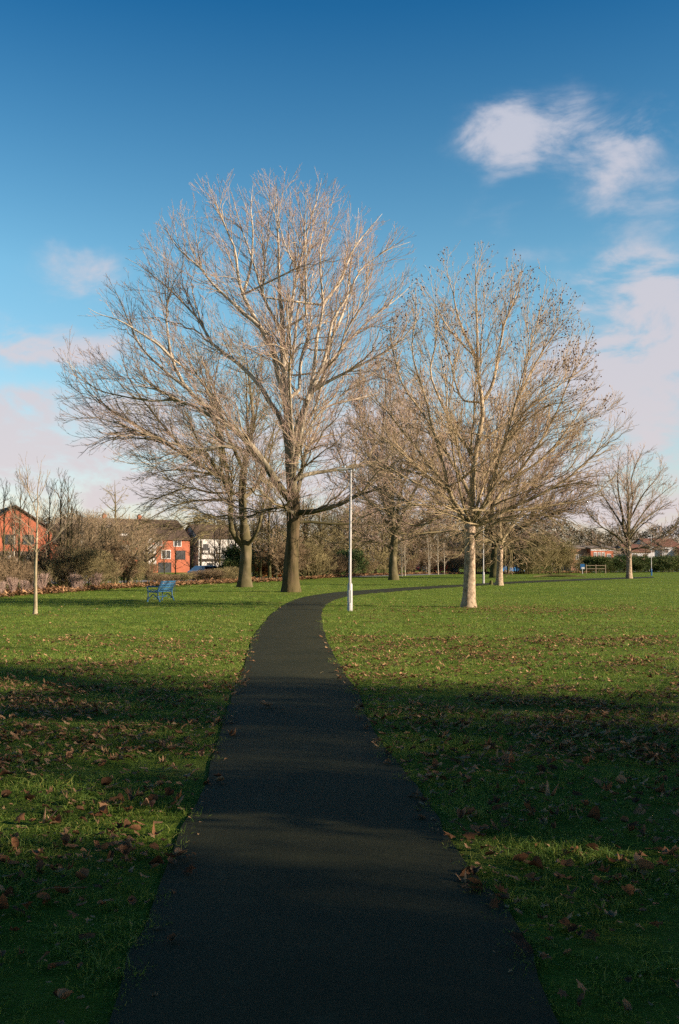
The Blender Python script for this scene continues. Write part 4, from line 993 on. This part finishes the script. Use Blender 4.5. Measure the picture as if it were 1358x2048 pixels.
    for u in (-3.6, -2.2, -.7, .6, 2.0, 3.5): beams.append(('beam', u, 4.2, .16, 1.1, .12, 'beam'))
    beams += [('beam_rail', 0, 3.55, 8.4, .18, .15, 'beam'), ('beam_rail', 0, 2.35, 8.4, .5, .15, 'beam'), ('beam', -3.9, 3.0, .3, 6.2, .1, 'beam')]
    building('timbered_house', 'white house with black timbers seen left of the mossy bare tree', gx(440, D), D, 8.8, 9, zat(1076, D), zat(1050, D), radians(30), M['white_render'], M['roof_dark'],
             [(-2.9, 4.8, 1.0, 1.2, 'dark'), (2.6, 4.9, 1.2, 1.1, 'dark'), (.1, 3.0, 2.2, .9, 'white_frame'), (-2.0, 1.2, 1.2, 1.2, 'dark'), (2.8, 1.2, 1.4, 1.2, 'dark')], cat='house', panels=beams)
    D = 225
    building('white_house', 'pale house glimpsed through the wood right of the tallest tree', gx(652, D), D, 6.0, 8, zat(1104, D), zat(1086, D), radians(30), M['white_render'], M['roof_dark'],
             [(-1.8, 2.9, 1.1, 1.1, 'dark'), (0, 2.9, 1.1, 1.1, 'dark'), (1.9, 2.9, 1.1, 1.1, 'dark'), (-1.5, 1.1, 1.3, 1.2, 'dark'), (1.5, 1.1, 1.3, 1.2, 'dark')], cat='house')
    D = 236
    building('brick_house', 'small flat fronted brick house right of the olive shrub clump', gx(1160, D), D, 5.2, 8, zat(1096, D), zat(1092, D), radians(18), M['brick_brown'], M['roof_tan'], [(-.5, 3.2, 1.4, 1.2, 'white_frame'), (-.5, 1.2, 1.4, 1.2, 'white_frame')], cat='house')
    building('brick_house', 'two storey red brick house with tall white windows and a pale flat roof', gx(1204, D), D, 6.2, 8, zat(1097, D), zat(1093, D), radians(18), M['brick_red'], M['roof_tan'],
             [(-1.9, 3.6, .8, 1.6, 'white_frame'), (-.8, 3.6, .8, 1.6, 'white_frame'), (.3, 3.6, .8, 1.6, 'white_frame'), (1.8, 3.4, 1.1, 1.2, 'white_frame'), (1.2, 1.2, 2, 1.2, 'white_frame')], cat='house', panels=[('fascia', 0, zat(1097, D) - .25, 6.3, .5, .15, 'white_frame')])
    D = 250
    for i, (px, w, he, hr, wall, roof, lab) in enumerate([
            (1245, 7, 1106, 1094, 'grey_render', 'roof_tan', 'low pale bungalow directly behind the lone right hand tree'),
            (1280, 8, 1104, 1090, 'grey_render', 'roof_red', 'pale house with a low red roof just right of the lone tree'),
            (1316, 7, 1090, 1076, 'grey_render', 'roof_red', 'raised house with a red roof and pale front near the right edge'),
            (1342, 7, 1091, 1076, 'grey_render', 'roof_red', 'second raised red roofed house, closest to the right edge'),
            (1385, 9, 1100, 1086, 'brick_brown', 'roof_red', 'brown house cut by the right edge of the view')]):
        building('bungalow', lab, gx(px, D + (i > 1) * 12), D + (i > 1) * 12, w * .8, 8, zat(he, D), zat(hr, D), radians(20), M[wall], M[roof], [(-1.6, zat(he, D) - 1.1, 1.3, 1.1, 'dark'), (1.5, zat(he, D) - 1.1, 1.3, 1.1, 'dark'), (0, 1.3, 1.6, 1.2, 'dark')], cat='house')
houses()

# ------------------------------------------------------------------ vehicles, lamps, benches
def car(label, x, y, rz, col, group=None, van=False):
    t = thing('parked_van' if van else 'parked_car', (x, y, 0), label, 'van' if van else 'car', group, rz)
    if van: prof = [(-2.4, .3), (-2.4, 1.95), (-2.3, 2.1), (1.1, 2.1), (1.75, 1.25), (2.35, 1.05), (2.4, .3)]
    else: prof = [(-2.1, .3), (-2.12, .85), (-1.8, 1.0), (-1.3, 1.42), (.25, 1.45), (1.0, .98), (1.95, .82), (2.08, .5), (2.05, .3)]
    n = len(prof); v = []
    for yy, sc in ((-.86, 1), (.86, 1)):
        v += [(a, yy * (.86 if z > 1.0 else 1), z) for a, z in prof]
    q = [(i, i + 1, n + i + 1, n + i) for i in range(n - 1)] + [(n - 1, 0, n, 2 * n - 1)]
    tr = [(0, i + 1, i) for i in range(1, n - 1)] + [(n, n + i, n + i + 1) for i in range(1, n - 1)]
    b = mobj('body', np_mesh('body', v, q, [col], None, False, tris=tr), t)
    bv = b.modifiers.new('bevel', 'BEVEL'); bv.width = .05; bv.segments = 2
    z = 1.55 if van else 1.2; l = (.95, 1.3) if van else (-1.05, .25)
    for s in (-1, 1): MB().box(((l[0] + l[1]) / 2, s * .80, z), (l[1] - l[0], .06, .32)).build('side_window', M['glass'], t)
    for wx in (-1.35, 1.35):
        for s in (-1, 1):
            w = MB().tube([(wx, s * .72, .32), (wx, s * .90, .32)], [.32, .32], 14).build('wheel', M['dark'], t)
            MB().tube([(wx, s * .88, .32), (wx, s * .915, .32)], [.18, .17], 10).build('rim', M['lamp_metal'], w)
    for s in (-1, 1):
        MB().box((2.02 if not van else 2.36, s * .62, .68), (.1, .3, .14)).build('headlight', M['lamp_lens'], t)
    return t
M['car_silver'] = plain('silver_car_paint', (.55, .55, .56), .25, .03, 2, .5); M['car_white'] = plain('white_car_paint', (.78, .77, .76), .25, .03, 2, .5)
M['car_red'] = plain('red_car_paint', (.28, .04, .03), .25, .05, 2, .5); M['car_blue'] = plain('blue_car_paint', (.05, .19, .45), .25, .05, 2, .5); M['car_grey'] = plain('blue_grey_car_paint', (.16, .18, .23), .25, .05, 2, .5)
def cars():
    car('silver car parked below the white timbered house', gx(420, 101), 101, radians(38), M['car_silver'])
    car('white car parked just left of the mossy bare tree', gx(468, 113), 113, radians(50), M['car_white'])
    car('blue grey car glimpsed through the shrubs right of the young tree', gx(103, 70), 70, radians(28), M['car_grey'])
    car('blue grey car glimpsed below the layered tree', gx(160, 80), 80, radians(30), M['car_grey'])
    car('silver car behind the shrubs just right of the tallest trunk', gx(612, 152), 152, radians(60), M['car_silver'])
    car('small red car beyond the birches left of the plane tree', gx(833, 192), 192, radians(25), M['car_red'])
    car('pale grey car between the birches left of the plane tree', gx(863, 190), 190, radians(10), M['car_silver'])
    car('tall red van between the birches left of the plane tree', gx(886, 186), 186, radians(5), M['car_red'], van=True)
    car('bright blue car right of the thin pale trunk', gx(1023, 176), 176, radians(8), M['car_blue'])
    car('white van beside the brick house on the right', gx(1186, 205), 205, radians(150), M['car_white'], van=True)
    for i, (px, lab) in enumerate([(1290, 'white car right of the lone tree, seen over the hedge'), (1320, 'silver car seen over the hedge near the distant lamp post'), (1350, 'silver car over the hedge closest to the right edge')]):
        car(lab, gx(px, 224), 224, radians(170), M['car_white'] if i == 0 else M['car_silver'])
cars()
def lamp_post(label, base, D, H, col=None, arm=-.40):
    b = at(base[0], base[1], D); t = thing('lamp_post', (b[0], D, 0), label, 'lamp post')
    m = M['lamp_metal']
    MB().tube([(0, 0, -.1), (0, 0, .9), (0, 0, .96)], [.088, .085, .055], 18).build('base_column', col or m, t, smooth=True)
    d = MB().box((0, -.088, .5), (.09, .012, .42)).build('access_door', col or m, t, bevel=.004)
    MB().tube([(0, 0, .94), (0.01, 0, 2.2), (.03, 0, H - .03)], [.047, .042, .032], 14).build('pole', m, t, smooth=True)
    MB().tube([(0, 0, 2.0), (0, 0, 2.06)], [.052, .052], 14).build('collar', m, t)
    hd = MB().tube([(.05, 0, H), (arm * .25, 0, H + .01)], [.035, .03], 10).box((arm * .68, 0, H + .01), (abs(arm) * .9, .16, .06)).build('lamp_head', m, t, bevel=.012)
    MB().box((arm * .68, 0, H - .026), (abs(arm) * .7, .12, .014)).build('lens', M['lamp_lens'], hd)
    MB().tube([(arm * .45, 0, H + .04), (arm * .45, 0, H + .12)], [.035, .03], 10).build('sensor', M['lamp_lens'], hd)
    return t
lamp_post('pale grey lamp post beside the path bend, nearest of the lamp posts', (700, 1222), gnd(700, 1222)[1], zat(937, 33.8))
lamp_post('second lamp post, thin and distant, just right of the plane tree trunk', (967, 1167), gnd(967, 1167)[1], 4.9)
lamp_post('far lamp post with a blue base near the right edge', (1303, 1151), gnd(1303, 1151)[1], 5.6, M['blue2'])

def bench(label, x, y, rz, paint, seatm):
    """local +X is the length, the sitter faces -Y"""
    t = thing('park_bench', (x, y, 0), label, 'bench', None, rz); Lh = .80
    for s in (-1, 1):
        xx = s * Lh
        f = MB()
        f.tube([(xx, -.26, 0), (xx, -.23, .2), (xx, -.24, .43), (xx, -.26, .62)], [.032, .026, .028, .026], 8)
        f.tube([(xx, .30, 0), (xx, .22, .22), (xx, .20, .42), (xx, .26, .62), (xx, .36, .88)], [.034, .028, .030, .026, .024], 8)
        f.tube([(xx, -.24, .42), (xx, .20, .40)], [.024, .024], 8)
        f.tube([(xx, -.24, .10), (xx, -.05, .30), (xx, .02, .31), (xx, .23, .12)], [.022, .02, .02, .022], 8)
        f.build('end_frame', paint, t, smooth=True)
        MB().tube([(xx, -.31, .60), (xx, -.24, .645), (xx, .0, .65), (xx, .25, .63)], [.026, .03, .03, .026], 8).build('armrest', paint, t, smooth=True)
        MB().tube([(xx, -.24, .43), (xx, -.02, .52), (xx, .22, .47)], [.016, .016, .016], 6).build('scroll', paint, t, smooth=True)
    st = MB()
    for k in range(5): st.box((0, -.22 + k * .10, .435 - .004 * k), (Lh * 2 + .06, .075, .03))
    st.build('seat', seatm, t, bevel=.006)
    bk = MB()
    for k in range(4): bk.box((0, .215 + k * .042, .52 + k * .105), (Lh * 2 + .06, .028, .082), rx=radians(-21))
    bk.build('backrest', seatm, t, bevel=.006)
    MB().tube([(-Lh, .0, .20), (Lh, .0, .20)], [.014, .014], 6).build('stretcher', paint, t)
    return t
bb = gnd(298, 1203.5)
bench('blue painted park bench alone on the left lawn, facing left', bb[0] + .35, bb[1] + .75, radians(-102), M['blue'], M['blue'])
b2 = gnd(899, 1147.5); bench('dark distant bench left of the plane tree trunk', b2[0], b2[1], radians(10), M['dark'], M['dark'])
def litter_bin(x, y, label):
    t = thing('litter_bin', (x, y, 0), label, 'bin')
    MB().tube([(0, 0, 0), (0, 0, .1), (0, 0, 1.0)], [.34, .38, .40], 16, cap=True).build('body', M['blue2'], t, smooth=True)
    MB().tube([(0, 0, 1.02), (0, 0, 1.14), (0, 0, 1.22)], [.43, .40, .2], 16).build('lid', M['blue2'], t, smooth=True)
b3 = gnd(904, 1146.8); litter_bin(b3[0] + .6, b3[1], 'squat bright blue bin beside the dark distant bench')
b4 = gnd(982, 1170.5)
t = thing('stump', (b4[0], b4[1], 0), 'short dark stump beside the path right of the plane tree', 'stump')
MB().tube([(0, 0, -.1), (0, 0, .05), (.01, 0, .3), (.0, 0.01, .36)], [.22, .15, .12, .10], 12).build('body', M['dark_bark'], t, smooth=True)
b5 = gnd(1118, 1155)
t = thing('fallen_log', (b5[0], b5[1], 0), 'dark fallen log on the grass below the olive shrub clump', 'log')
MB().tube([(-3.0, .2, .1), (-1, 0, .24), (1.5, .1, .2), (3.2, -.1, .08)], [.10, .16, .13, .05], 10).build('body', M['dark_bark'], t, smooth=True)
MB().tube([(-.8, 0, .3), (-1.6, .2, .8), (-2.3, .3, 1.0)], [.08, .05, .02], 8).build('branch', M['dark_bark'], t, smooth=True)
def rail_gate():
    g = gnd(1176, 1147); t = thing('rail_fence', (g[0], g[1], 0), 'low weathered rail with posts at the gap in the hedge on the right', 'fence', None, radians(8))
    for k in range(3): MB().box((-.3 + k * 1.7, 0, .75), (.12, .12, 1.5)).build('post', M['wood'], t)
    MB().box((1.4, 0, 1.35), (3.5, .05, .09)).build('rail', M['wood'], t); MB().box((1.4, 0, .8), (3.5, .05, .09)).build('rail', M['wood'], t)
    g = gnd(1165, 1148); t = thing('notice_sign', (g[0], g[1], 0), 'small blue and white sign on a short post by the hedge gap', 'sign')
    MB().box((0, 0, .55), (.08, .08, 1.1)).build('post', M['white_frame'], t); MB().box((0, -.06, 1.2), (.7, .04, .8)).build('board', M['blue2'], t); MB().box((.08, -.09, .95), (.5, .02, .3)).build('notice', M['white_frame'], t)
rail_gate()
def lime():
    x = gx(110, 92)  # green patch of unknown kind; its panel shape and post are made up
    def f(b): b.link(b.bsdf((.35, .80, .12), .4, None, .3), b.out.inputs[0])
    m = mat('lime_paint', f)
    t = thing('banner', (x, 92, 0), 'narrow bright lime green banner on a post, half hidden by the left shrubs', 'banner')
    MB().tube([(0, 0, 0), (0, 0, 2.3)], [.04, .03], 8).build('post', M['dark'], t)
    MB().box((.12, -.03, 1.55), (.26, .03, 1.1), ry=radians(-12)).build('cloth', m, t)
lime()

# ------------------------------------------------------------------ unseen trees outside the frame, placed to shade the foreground
def clump_foliage(t, seed, n, k, sig, size, m):
    rng = np.random.default_rng(seed); cr = [c for c in t.children if c.name.startswith('crown')][0].data
    co = np.empty(len(cr.vertices) * 3, np.float32); cr.vertices.foreach_get('co', co); co = co.reshape(-1, 3)
    C = co[rng.integers(0, len(co), k)]; P = C[rng.integers(0, k, n)] + rng.normal(0, 1, (n, 3)) * np.array(sig)
    v = leaf_cloud(P[P[:, 2] > .5], rng, size); q = np.arange(len(v) * 4).reshape(-1, 4)
    fo = bpy.data.objects.new('foliage', np_mesh('foliage', v.reshape(-1, 3), q, [m])); fo.parent = t
def shade_trees():
    for i, (x, y, w, h) in enumerate([(12.5, -1.2, 1.15, 2.3), (9.0, 4.3, .5, 1.0), (13.5, -3.8, 1.3, 2.0), (16.5, 3.2, .55, 1.5), (8.2, 3.0, .55, .66), (-1.5, -8.5, 2.5, 3.2), (5.5, -7.5, 2.3, 3.0), (-8.5, -5.5, 2.3, 3.0)]):  # unseen evergreens added to keep sun and sky off the near ground
        place(PT['ever'][i % 2], x, y, w, i, ['tall dense evergreen out of view right of the camera', 'low dense evergreen nearest the lawn, out of view on the right', 'broad dense evergreen out of view behind the others', 'narrow evergreen out of view on the right', 'knee high to head high evergreen out of view at the right lawn edge', 'tall evergreen directly behind the camera', 'tall evergreen behind the camera to the right', 'tall evergreen behind the camera to the left'][i], 'evergreen tree', sz=h)
    ivy = auto_tree('ivy_clad_tree', 131, 15, 6.5, .25, 16, [M['branch_pale'], M['twig_brown']], M['limb_pale2'], .35, LV(.62, .5, 3.6), tip=.013, low=.2)  # unseen tree, added to throw broken shade across the lawn
    clump_foliage(ivy, 5, 7000, 30, (.75, .75, .45), (.12, .24), M['evergreen'])  # leaf clumps shaped for irregular soft shadows
    for i, (x, y, s_, h, rz) in enumerate([(26, -4.5, .9, .9, .3), (36, 1.5, .9, 1.0, 2.2), (43, -4, 1.0, 1.1, 4.0), (27.5, 2.2, .65, .8, 1.0), (21, -1.5, .5, .62, 5.0)]):
        place(ivy, x, y, s_, rz, 'ivy clad tree out of view on the right, number %s along the row' % ['one', 'two', 'three', 'four', 'five'][i], 'tree', sz=h)
    place(PT['park'][1], 41, 3.5, .95, 1.0, 'large bare tree out of view on the right, farthest along the lawn', 'bare tree', sz=.85)
    t = thing('leaning_tree', (20, 4.1, 0), 'tree with one long limb stretched over the lawn, out of view on the right', 'bare tree')
    MB().tube([(0, 0, -.1), (0, 0, 3), (.1, 0, 7), (.2, -.8, 10), (.3, -1.5, 14)], [.42, .34, .30, .2, .04], 12).build('trunk', M['dark_bark'], t, smooth=True)
    MB().tube([(.1, 0, 6.8), (0, 2.2, 7.6), (0, 4.6, 8.7), (.2, 7, 9.6), (0, 9.5, 10.2)], [.24, .22, .17, .12, .03], 10).build('limb', M['dark_bark'], t, smooth=True)
    rng = np.random.default_rng(4)
    A = [(np.array([resample([(0, 2.2, 7.6), (0, 4.6, 8.7), (.2, 7, 9.6), (0, 9.5, 10.2)], 14)]), np.full((1, 14), .1)), (np.array([resample([(.1, 0, 7), (.2, -.8, 10), (.3, -1.5, 14)], 14)]), np.full((1, 14), .12))]
    me, _ = crown_mesh('crown', rng, [a[0][0] for a in A], [a[1][0] for a in A], None, LV(.35, .6, 2.6), [M['dark_bark'], M['twig_brown']], .01)
    mobj('crown', me, t)
shade_trees()
# ------------------------------------------------------------------ grass, fallen leaves, twigs
def tuft(name, rng, n, h, spread, wdt):
    V = []; Q = []
    for i in range(n):
        a = rng.uniform(0, 2 * pi); r = spread * math.sqrt(rng.random()); b = np.array([cos(a) * r, sin(a) * r, -.01])
        d = norm(np.array([rng.normal(0, .6), rng.normal(0, .6), 1.0])); L = h * rng.uniform(.45, 1.15)
        s = norm(np.cross(d, rng.normal(size=3))) * wdt * rng.uniform(.6, 1.2)
        bend = np.array([rng.normal(0, .45), rng.normal(0, .45), -.35]) * L
        p1 = b + d * L * .55; p2 = b + d * L + bend * .6
        o = len(V); V += [b - s, b + s, p1 + s * .75, p1 - s * .75, p2 + s * .15, p2 - s * .15]
        Q += [(o, o + 1, o + 2, o + 3), (o + 3, o + 2, o + 4, o + 5)]
    o = bpy.data.objects.new(name, np_mesh(name, V, Q, [M['grass']]))
    return o
def scatter(name, P, scale, rz, protos_, label):
    """one object that carries the points and instances the tufts on them"""
    me = bpy.data.meshes.new(name); me.vertices.add(len(P)); me.vertices.foreach_set('co', np.asarray(P, np.float32).ravel())
    for nm, val in (('sc', scale), ('rz', rz)):
        a = me.attributes.new(nm, 'FLOAT', 'POINT'); a.data.foreach_set('value', np.asarray(val, np.float32))
    o = mobj(name, me)
    pc = bpy.data.collections.new(name + '_kinds')
    for p in protos_: pc.objects.link(p)
    g = bpy.data.node_groups.new(name, 'GeometryNodeTree')
    g.interface.new_socket('Geometry', in_out='INPUT', socket_type='NodeSocketGeometry'); g.interface.new_socket('Geometry', in_out='OUTPUT', socket_type='NodeSocketGeometry')
    N = g.nodes.new; gi = N('NodeGroupInput'); go = N('NodeGroupOutput')
    m2p = N('GeometryNodeMeshToPoints'); ci = N('GeometryNodeCollectionInfo'); ci.inputs['Collection'].default_value = pc
    ci.inputs['Separate Children'].default_value = True; ci.inputs['Reset Children'].default_value = True
    iop = N('GeometryNodeInstanceOnPoints'); iop.inputs['Pick Instance'].default_value = True
    a1 = N('GeometryNodeInputNamedAttribute'); a1.inputs['Name'].default_value = 'sc'; a2 = N('GeometryNodeInputNamedAttribute'); a2.inputs['Name'].default_value = 'rz'
    cx = N('ShaderNodeCombineXYZ'); rnd = N('FunctionNodeRandomValue'); rnd.data_type = 'INT'
    rnd.inputs[4].default_value = 0; rnd.inputs[5].default_value = len(protos_) - 1
    lk = g.links.new
    lk(gi.outputs[0], m2p.inputs[0]); lk(m2p.outputs[0], iop.inputs['Points']); lk(ci.outputs[0], iop.inputs['Instance'])
    lk(a2.outputs[0], cx.inputs[2]); lk(cx.outputs[0], iop.inputs['Rotation']); lk(a1.outputs[0], iop.inputs['Scale']); lk(rnd.outputs[2], iop.inputs['Instance Index'])
    lk(iop.outputs[0], go.inputs[0])
    md = o.modifiers.new('scatter', 'NODES'); md.node_group = g
    return tag(o, label, 'grass', kind='stuff')
def patchy(x, y, f, s):
    return .5 + .25 * np.sin(x * f + 1.3 * np.sin(y * f * .7 + s)) + .25 * np.sin(y * f * 1.3 + 1.7 * np.sin(x * f * .6 + s * 2))
def build_grass():
    rng = np.random.default_rng(12)
    kinds = [tuft('tuft', rng, 34, .058, .07, .0018) for _ in range(5)]
    P = []
    for (y0, y1, dens) in ((2.2, 6, 190), (6, 11, 120), (11, 18, 60), (18, 30, 26), (30, 48, 9), (48, 80, 3)):
        xm = y1 * .38 + 1.6
        n = int(dens * (y1 - y0) * 2 * xm)
        P.append(np.c_[rng.uniform(-xm, xm, n), rng.uniform(y0, y1, n)])
    P = np.concatenate(P)
    pt = patchy(P[:, 0], P[:, 1], 2.3, 1.0) * .5 + patchy(P[:, 0], P[:, 1], 6.1, 2.0) * .5
    keep = (rng.random(len(P)) < .35 + 1.1 * (pt - .15)) & ~on_path(P[:, 0], P[:, 1], -.075) & ~(on_path(P[:, 0], P[:, 1], 0.0) & (rng.random(len(P)) < .45))
    P = P[keep]; pt = pt[keep]
    edge = on_path(P[:, 0], P[:, 1], .14)
    D = P[:, 1]
    sc = rng.uniform(.5, 1.35, len(P)) * (.55 + .95 * pt) * (1 + .018 * D) * np.where(edge, .85, 1)
    scatter('grass', np.c_[P, np.zeros(len(P))], sc, rng.uniform(0, 6.28, len(P)), kinds, 'short winter grass covering both lawns beside the path')
build_grass()

def leaf_density(x, y):
    d = np.full(len(x), .04)
    d += .16 * ((y < 22)) + .25 * np.exp(-((y - 9) / 7) ** 2)
    d += .8 * np.exp(-(((x + 3.0) / 1.8) ** 2 + ((y - 7.0) / 3.2) ** 2)) + .7 * np.exp(-(((x + 2.2) / 1.6) ** 2 + ((y - 13.5) / 3.0) ** 2)) + .5 * np.exp(-(((x + 5) / 2.5) ** 2 + ((y - 11) / 4) ** 2))
    d += .55 * np.exp(-(((x - 2.6) / 1.9) ** 2 + ((y - 10) / 4) ** 2)) + 1.0 * np.exp(-(((x - 3.6) / 1.4) ** 2 + ((y - 8.2) / 2.4) ** 2)) + .3 * np.exp(-(((x - 3.5) / 3.5) ** 2 + ((y - 17) / 5) ** 2))
    d += .22 * np.exp(-((y - 21) / 7) ** 2) + 3.2 * np.exp(-(((x - 6.5) / 3.2) ** 2 + ((y - 34.6) / 2.4) ** 2)) + .5 * np.exp(-(((x - 4) / 4.5) ** 2 + ((y - 22) / 6) ** 2)) + .35 * np.exp(-(((x - 5) / 6) ** 2 + ((y - 34) / 6) ** 2))
    d += .6 * np.exp(-(((x + 9.6) / .8) ** 2 + ((y - 31) / 2.0) ** 2))
    cl = patchy(x, y, 3.1, .4) * patchy(x, y, 1.2, 2.2)
    return d * (.25 + 2.2 * cl)
def bent_leaf(rng, s):
    v = LEAFV.copy() * s
    if rng.random() < .6:      # an oval leaf in place of a lobed one
        a = np.arange(12) * 2 * pi / 12 - pi / 2; w = rng.uniform(.45, .7)
        v[:12, 0] = np.cos(a) * .36 * w * 1.5 * s * (1 + rng.normal(0, .12, 12)); v[:12, 1] = np.sin(a) * .5 * s * (1 + rng.normal(0, .1, 12)); v[:12, 2] = np.abs(v[:12, 0]) * .25
    v[:, 0] *= rng.uniform(.7, 1.1)
    c = rng.uniform(-2.2, 3.6) / s; v[:, 2] += c * v[:, 0] ** 2 + rng.uniform(-1, 1.5) / s * v[:, 1] ** 2 * .6 + rng.normal(0, .05 * s, len(v))
    v[:, 2] -= v[:, 2].min()
    return v
def build_leaves():
    rng = np.random.default_rng(21)
    P = []
    for (y0, y1, n) in ((2.6, 12, 14000), (12, 22, 16000), (22, 44, 18000)):
        xm = y1 * .36 + 1.2
        P.append(np.c_[rng.uniform(-xm, xm, n * 3), rng.uniform(y0, y1, n * 3)])
    P = np.concatenate(P); k = rng.random(len(P)) < leaf_density(P[:, 0], P[:, 1]) * .62
    P = P[k]; P = P[~(on_path(P[:, 0], P[:, 1], -.13) | (on_path(P[:, 0], P[:, 1], .03) & (rng.random(len(P)) < .6)))]
    size = .020 + .072 * rng.random(len(P)) ** 1.9
    inview = np.abs(P[:, 0]) < P[:, 1] * .335
    app = size / P[:, 1] * np.where(inview, 1, 0) * np.where(P[:, 1] > 3.6, 1, 0)
    order = np.argsort(-app); big, rest = order[:296], order[296:]
    kinds = [np_mesh('fallen_leaf', bent_leaf(rng, 1.0), None, [M['leaf']], None, True, tris=LEAFT) for _ in range(10)]
    for i in big:
        o = mobj('fallen_leaf', kinds[int(rng.integers(10))]); x, y = P[i]; s = size[i]
        o.location = (x, y, .012 + rng.uniform(0, .02)); o.scale = (s, s, s * rng.uniform(.5, 1.3))
        o.rotation_euler = (rng.normal(0, .35), rng.normal(0, .35), rng.uniform(0, 6.28))
        side = 'left' if x < 0 else 'right'
        d = ['nearest the camera', 'close ahead', 'a few metres ahead', 'further ahead', 'before the shade ends', 'far out on the lawn'][int(np.searchsorted([5, 6.5, 8, 10, 13], y))] + (', beside its edge' if abs(x) < y * .13 + .9 else ', well out in the grass')
        tag(o, f'curled brown leaf {side} of the path, {d}', 'fallen leaf', f'fallen leaves {side} of the path, {d}')
    def heap(name, P, size, label, z=(.008, .035)):
        k = len(P); v0 = np.stack([bent_leaf(rng, 1.0) for _ in range(24)])[rng.integers(0, 24, k)]
        a = rng.uniform(0, 6.28, k); tx = rng.normal(0, .35, k); ca, sa = np.cos(a), np.sin(a)
        v = v0 * size[:, None, None]
        x = v[:, :, 0] * ca[:, None] - v[:, :, 1] * sa[:, None]; y = v[:, :, 0] * sa[:, None] + v[:, :, 1] * ca[:, None]
        zz = v[:, :, 2] + x * tx[:, None]; zz -= zz.min(1, keepdims=True)
        v = np.stack([x + P[:, 0:1], y + P[:, 1:2], zz + rng.uniform(*z, k)[:, None]], -1)
        t = (LEAFT[None] + (np.arange(k) * 13)[:, None, None]).reshape(-1, 3)
        tag(mobj(name, np_mesh(name, v.reshape(-1, 3), None, [M['litter']], None, True, tris=t)), label, 'leaf litter', kind='stuff')
    heap('leaf_litter', P[rest], size[rest], 'small brown leaves scattered thickly through the grass')
    # the orange drift of leaves along the bank at the far edge of the lawn
    n = 13000; px = rng.uniform(-160, 1180, n)
    w = np.interp(px, [-160, 100, 200, 420, 600, 900, 1180], [1, 1, .55, .6, .5, .4, .45]); px = px[rng.random(n) < w]
    D = np.array([hedge_line(p) for p in px]) + rng.normal(-.5, 1, len(px)) * np.interp(px, [0, 300, 700, 1180], [1.4, 2.0, 3.0, 3.0]) + 1.0
    Q = np.c_[(px - CX) / F * D, D]
    heap('leaf_drift', Q, rng.uniform(.12, .26, len(Q)) * (1 + D / 160), 'drift of orange leaves along the bank behind the lawn', (.0, .16))
    # leaf and twigs that stand out
    def one(px, py, s, label, rx=0.0, rz=0.0, k=0):
        g = gnd(px, py); o = mobj('fallen_leaf', kinds[k]); o.location = (g[0], g[1], .035); o.scale = (s, s, s); o.rotation_euler = (rx, 0, rz); tag(o, label, 'fallen leaf')
    one(536, 1420, .20, 'orange leaf lying flat and alone on the path', 0, 1.5, 1)
    one(1040, 1908, .13, 'large dull brown leaf at the right edge of the path, closest to the camera', .3, .6, 2)
    one(1282, 1752, .13, 'large pale tan leaf lying in deep shade at the lower right', .5, 2.1, 3)
    one(680, 1840, .012, 'tiny pale leaf fragment on the dark path', .2, 1, 4)
    def stick(pts, r, label):
        g = np.array([gnd(px, py, z) for px, py, z in pts]); t = thing('twig', (g[0][0], g[0][1], 0), label, 'twig'); g = g - np.array([g[0][0], g[0][1], 0])
        MB().tube(g, np.linspace(r, r * .5, len(g)), 6).build('stem', M['branch_pale'], t, smooth=True)
        MB().tube([g[len(g) // 2], g[len(g) // 2] + np.array([.05, .05, .02])], [r * .6, r * .3], 5).build('side_shoot', M['branch_pale'], t)
    stick([(60, 1788, .03), (98, 1776, .05), (135, 1775, .05), (176, 1774, .03)], .0035, 'pale bent twig lying in the grass at the lower left')
    stick([(218, 1570, .03), (250, 1577, .04), (270, 1584, .02)], .003, 'thin short twig in the grass left of the path')
    stick([(630, 1346, .02), (640, 1346, .03)], .004, 'tiny stick on the middle of the path')
build_leaves()
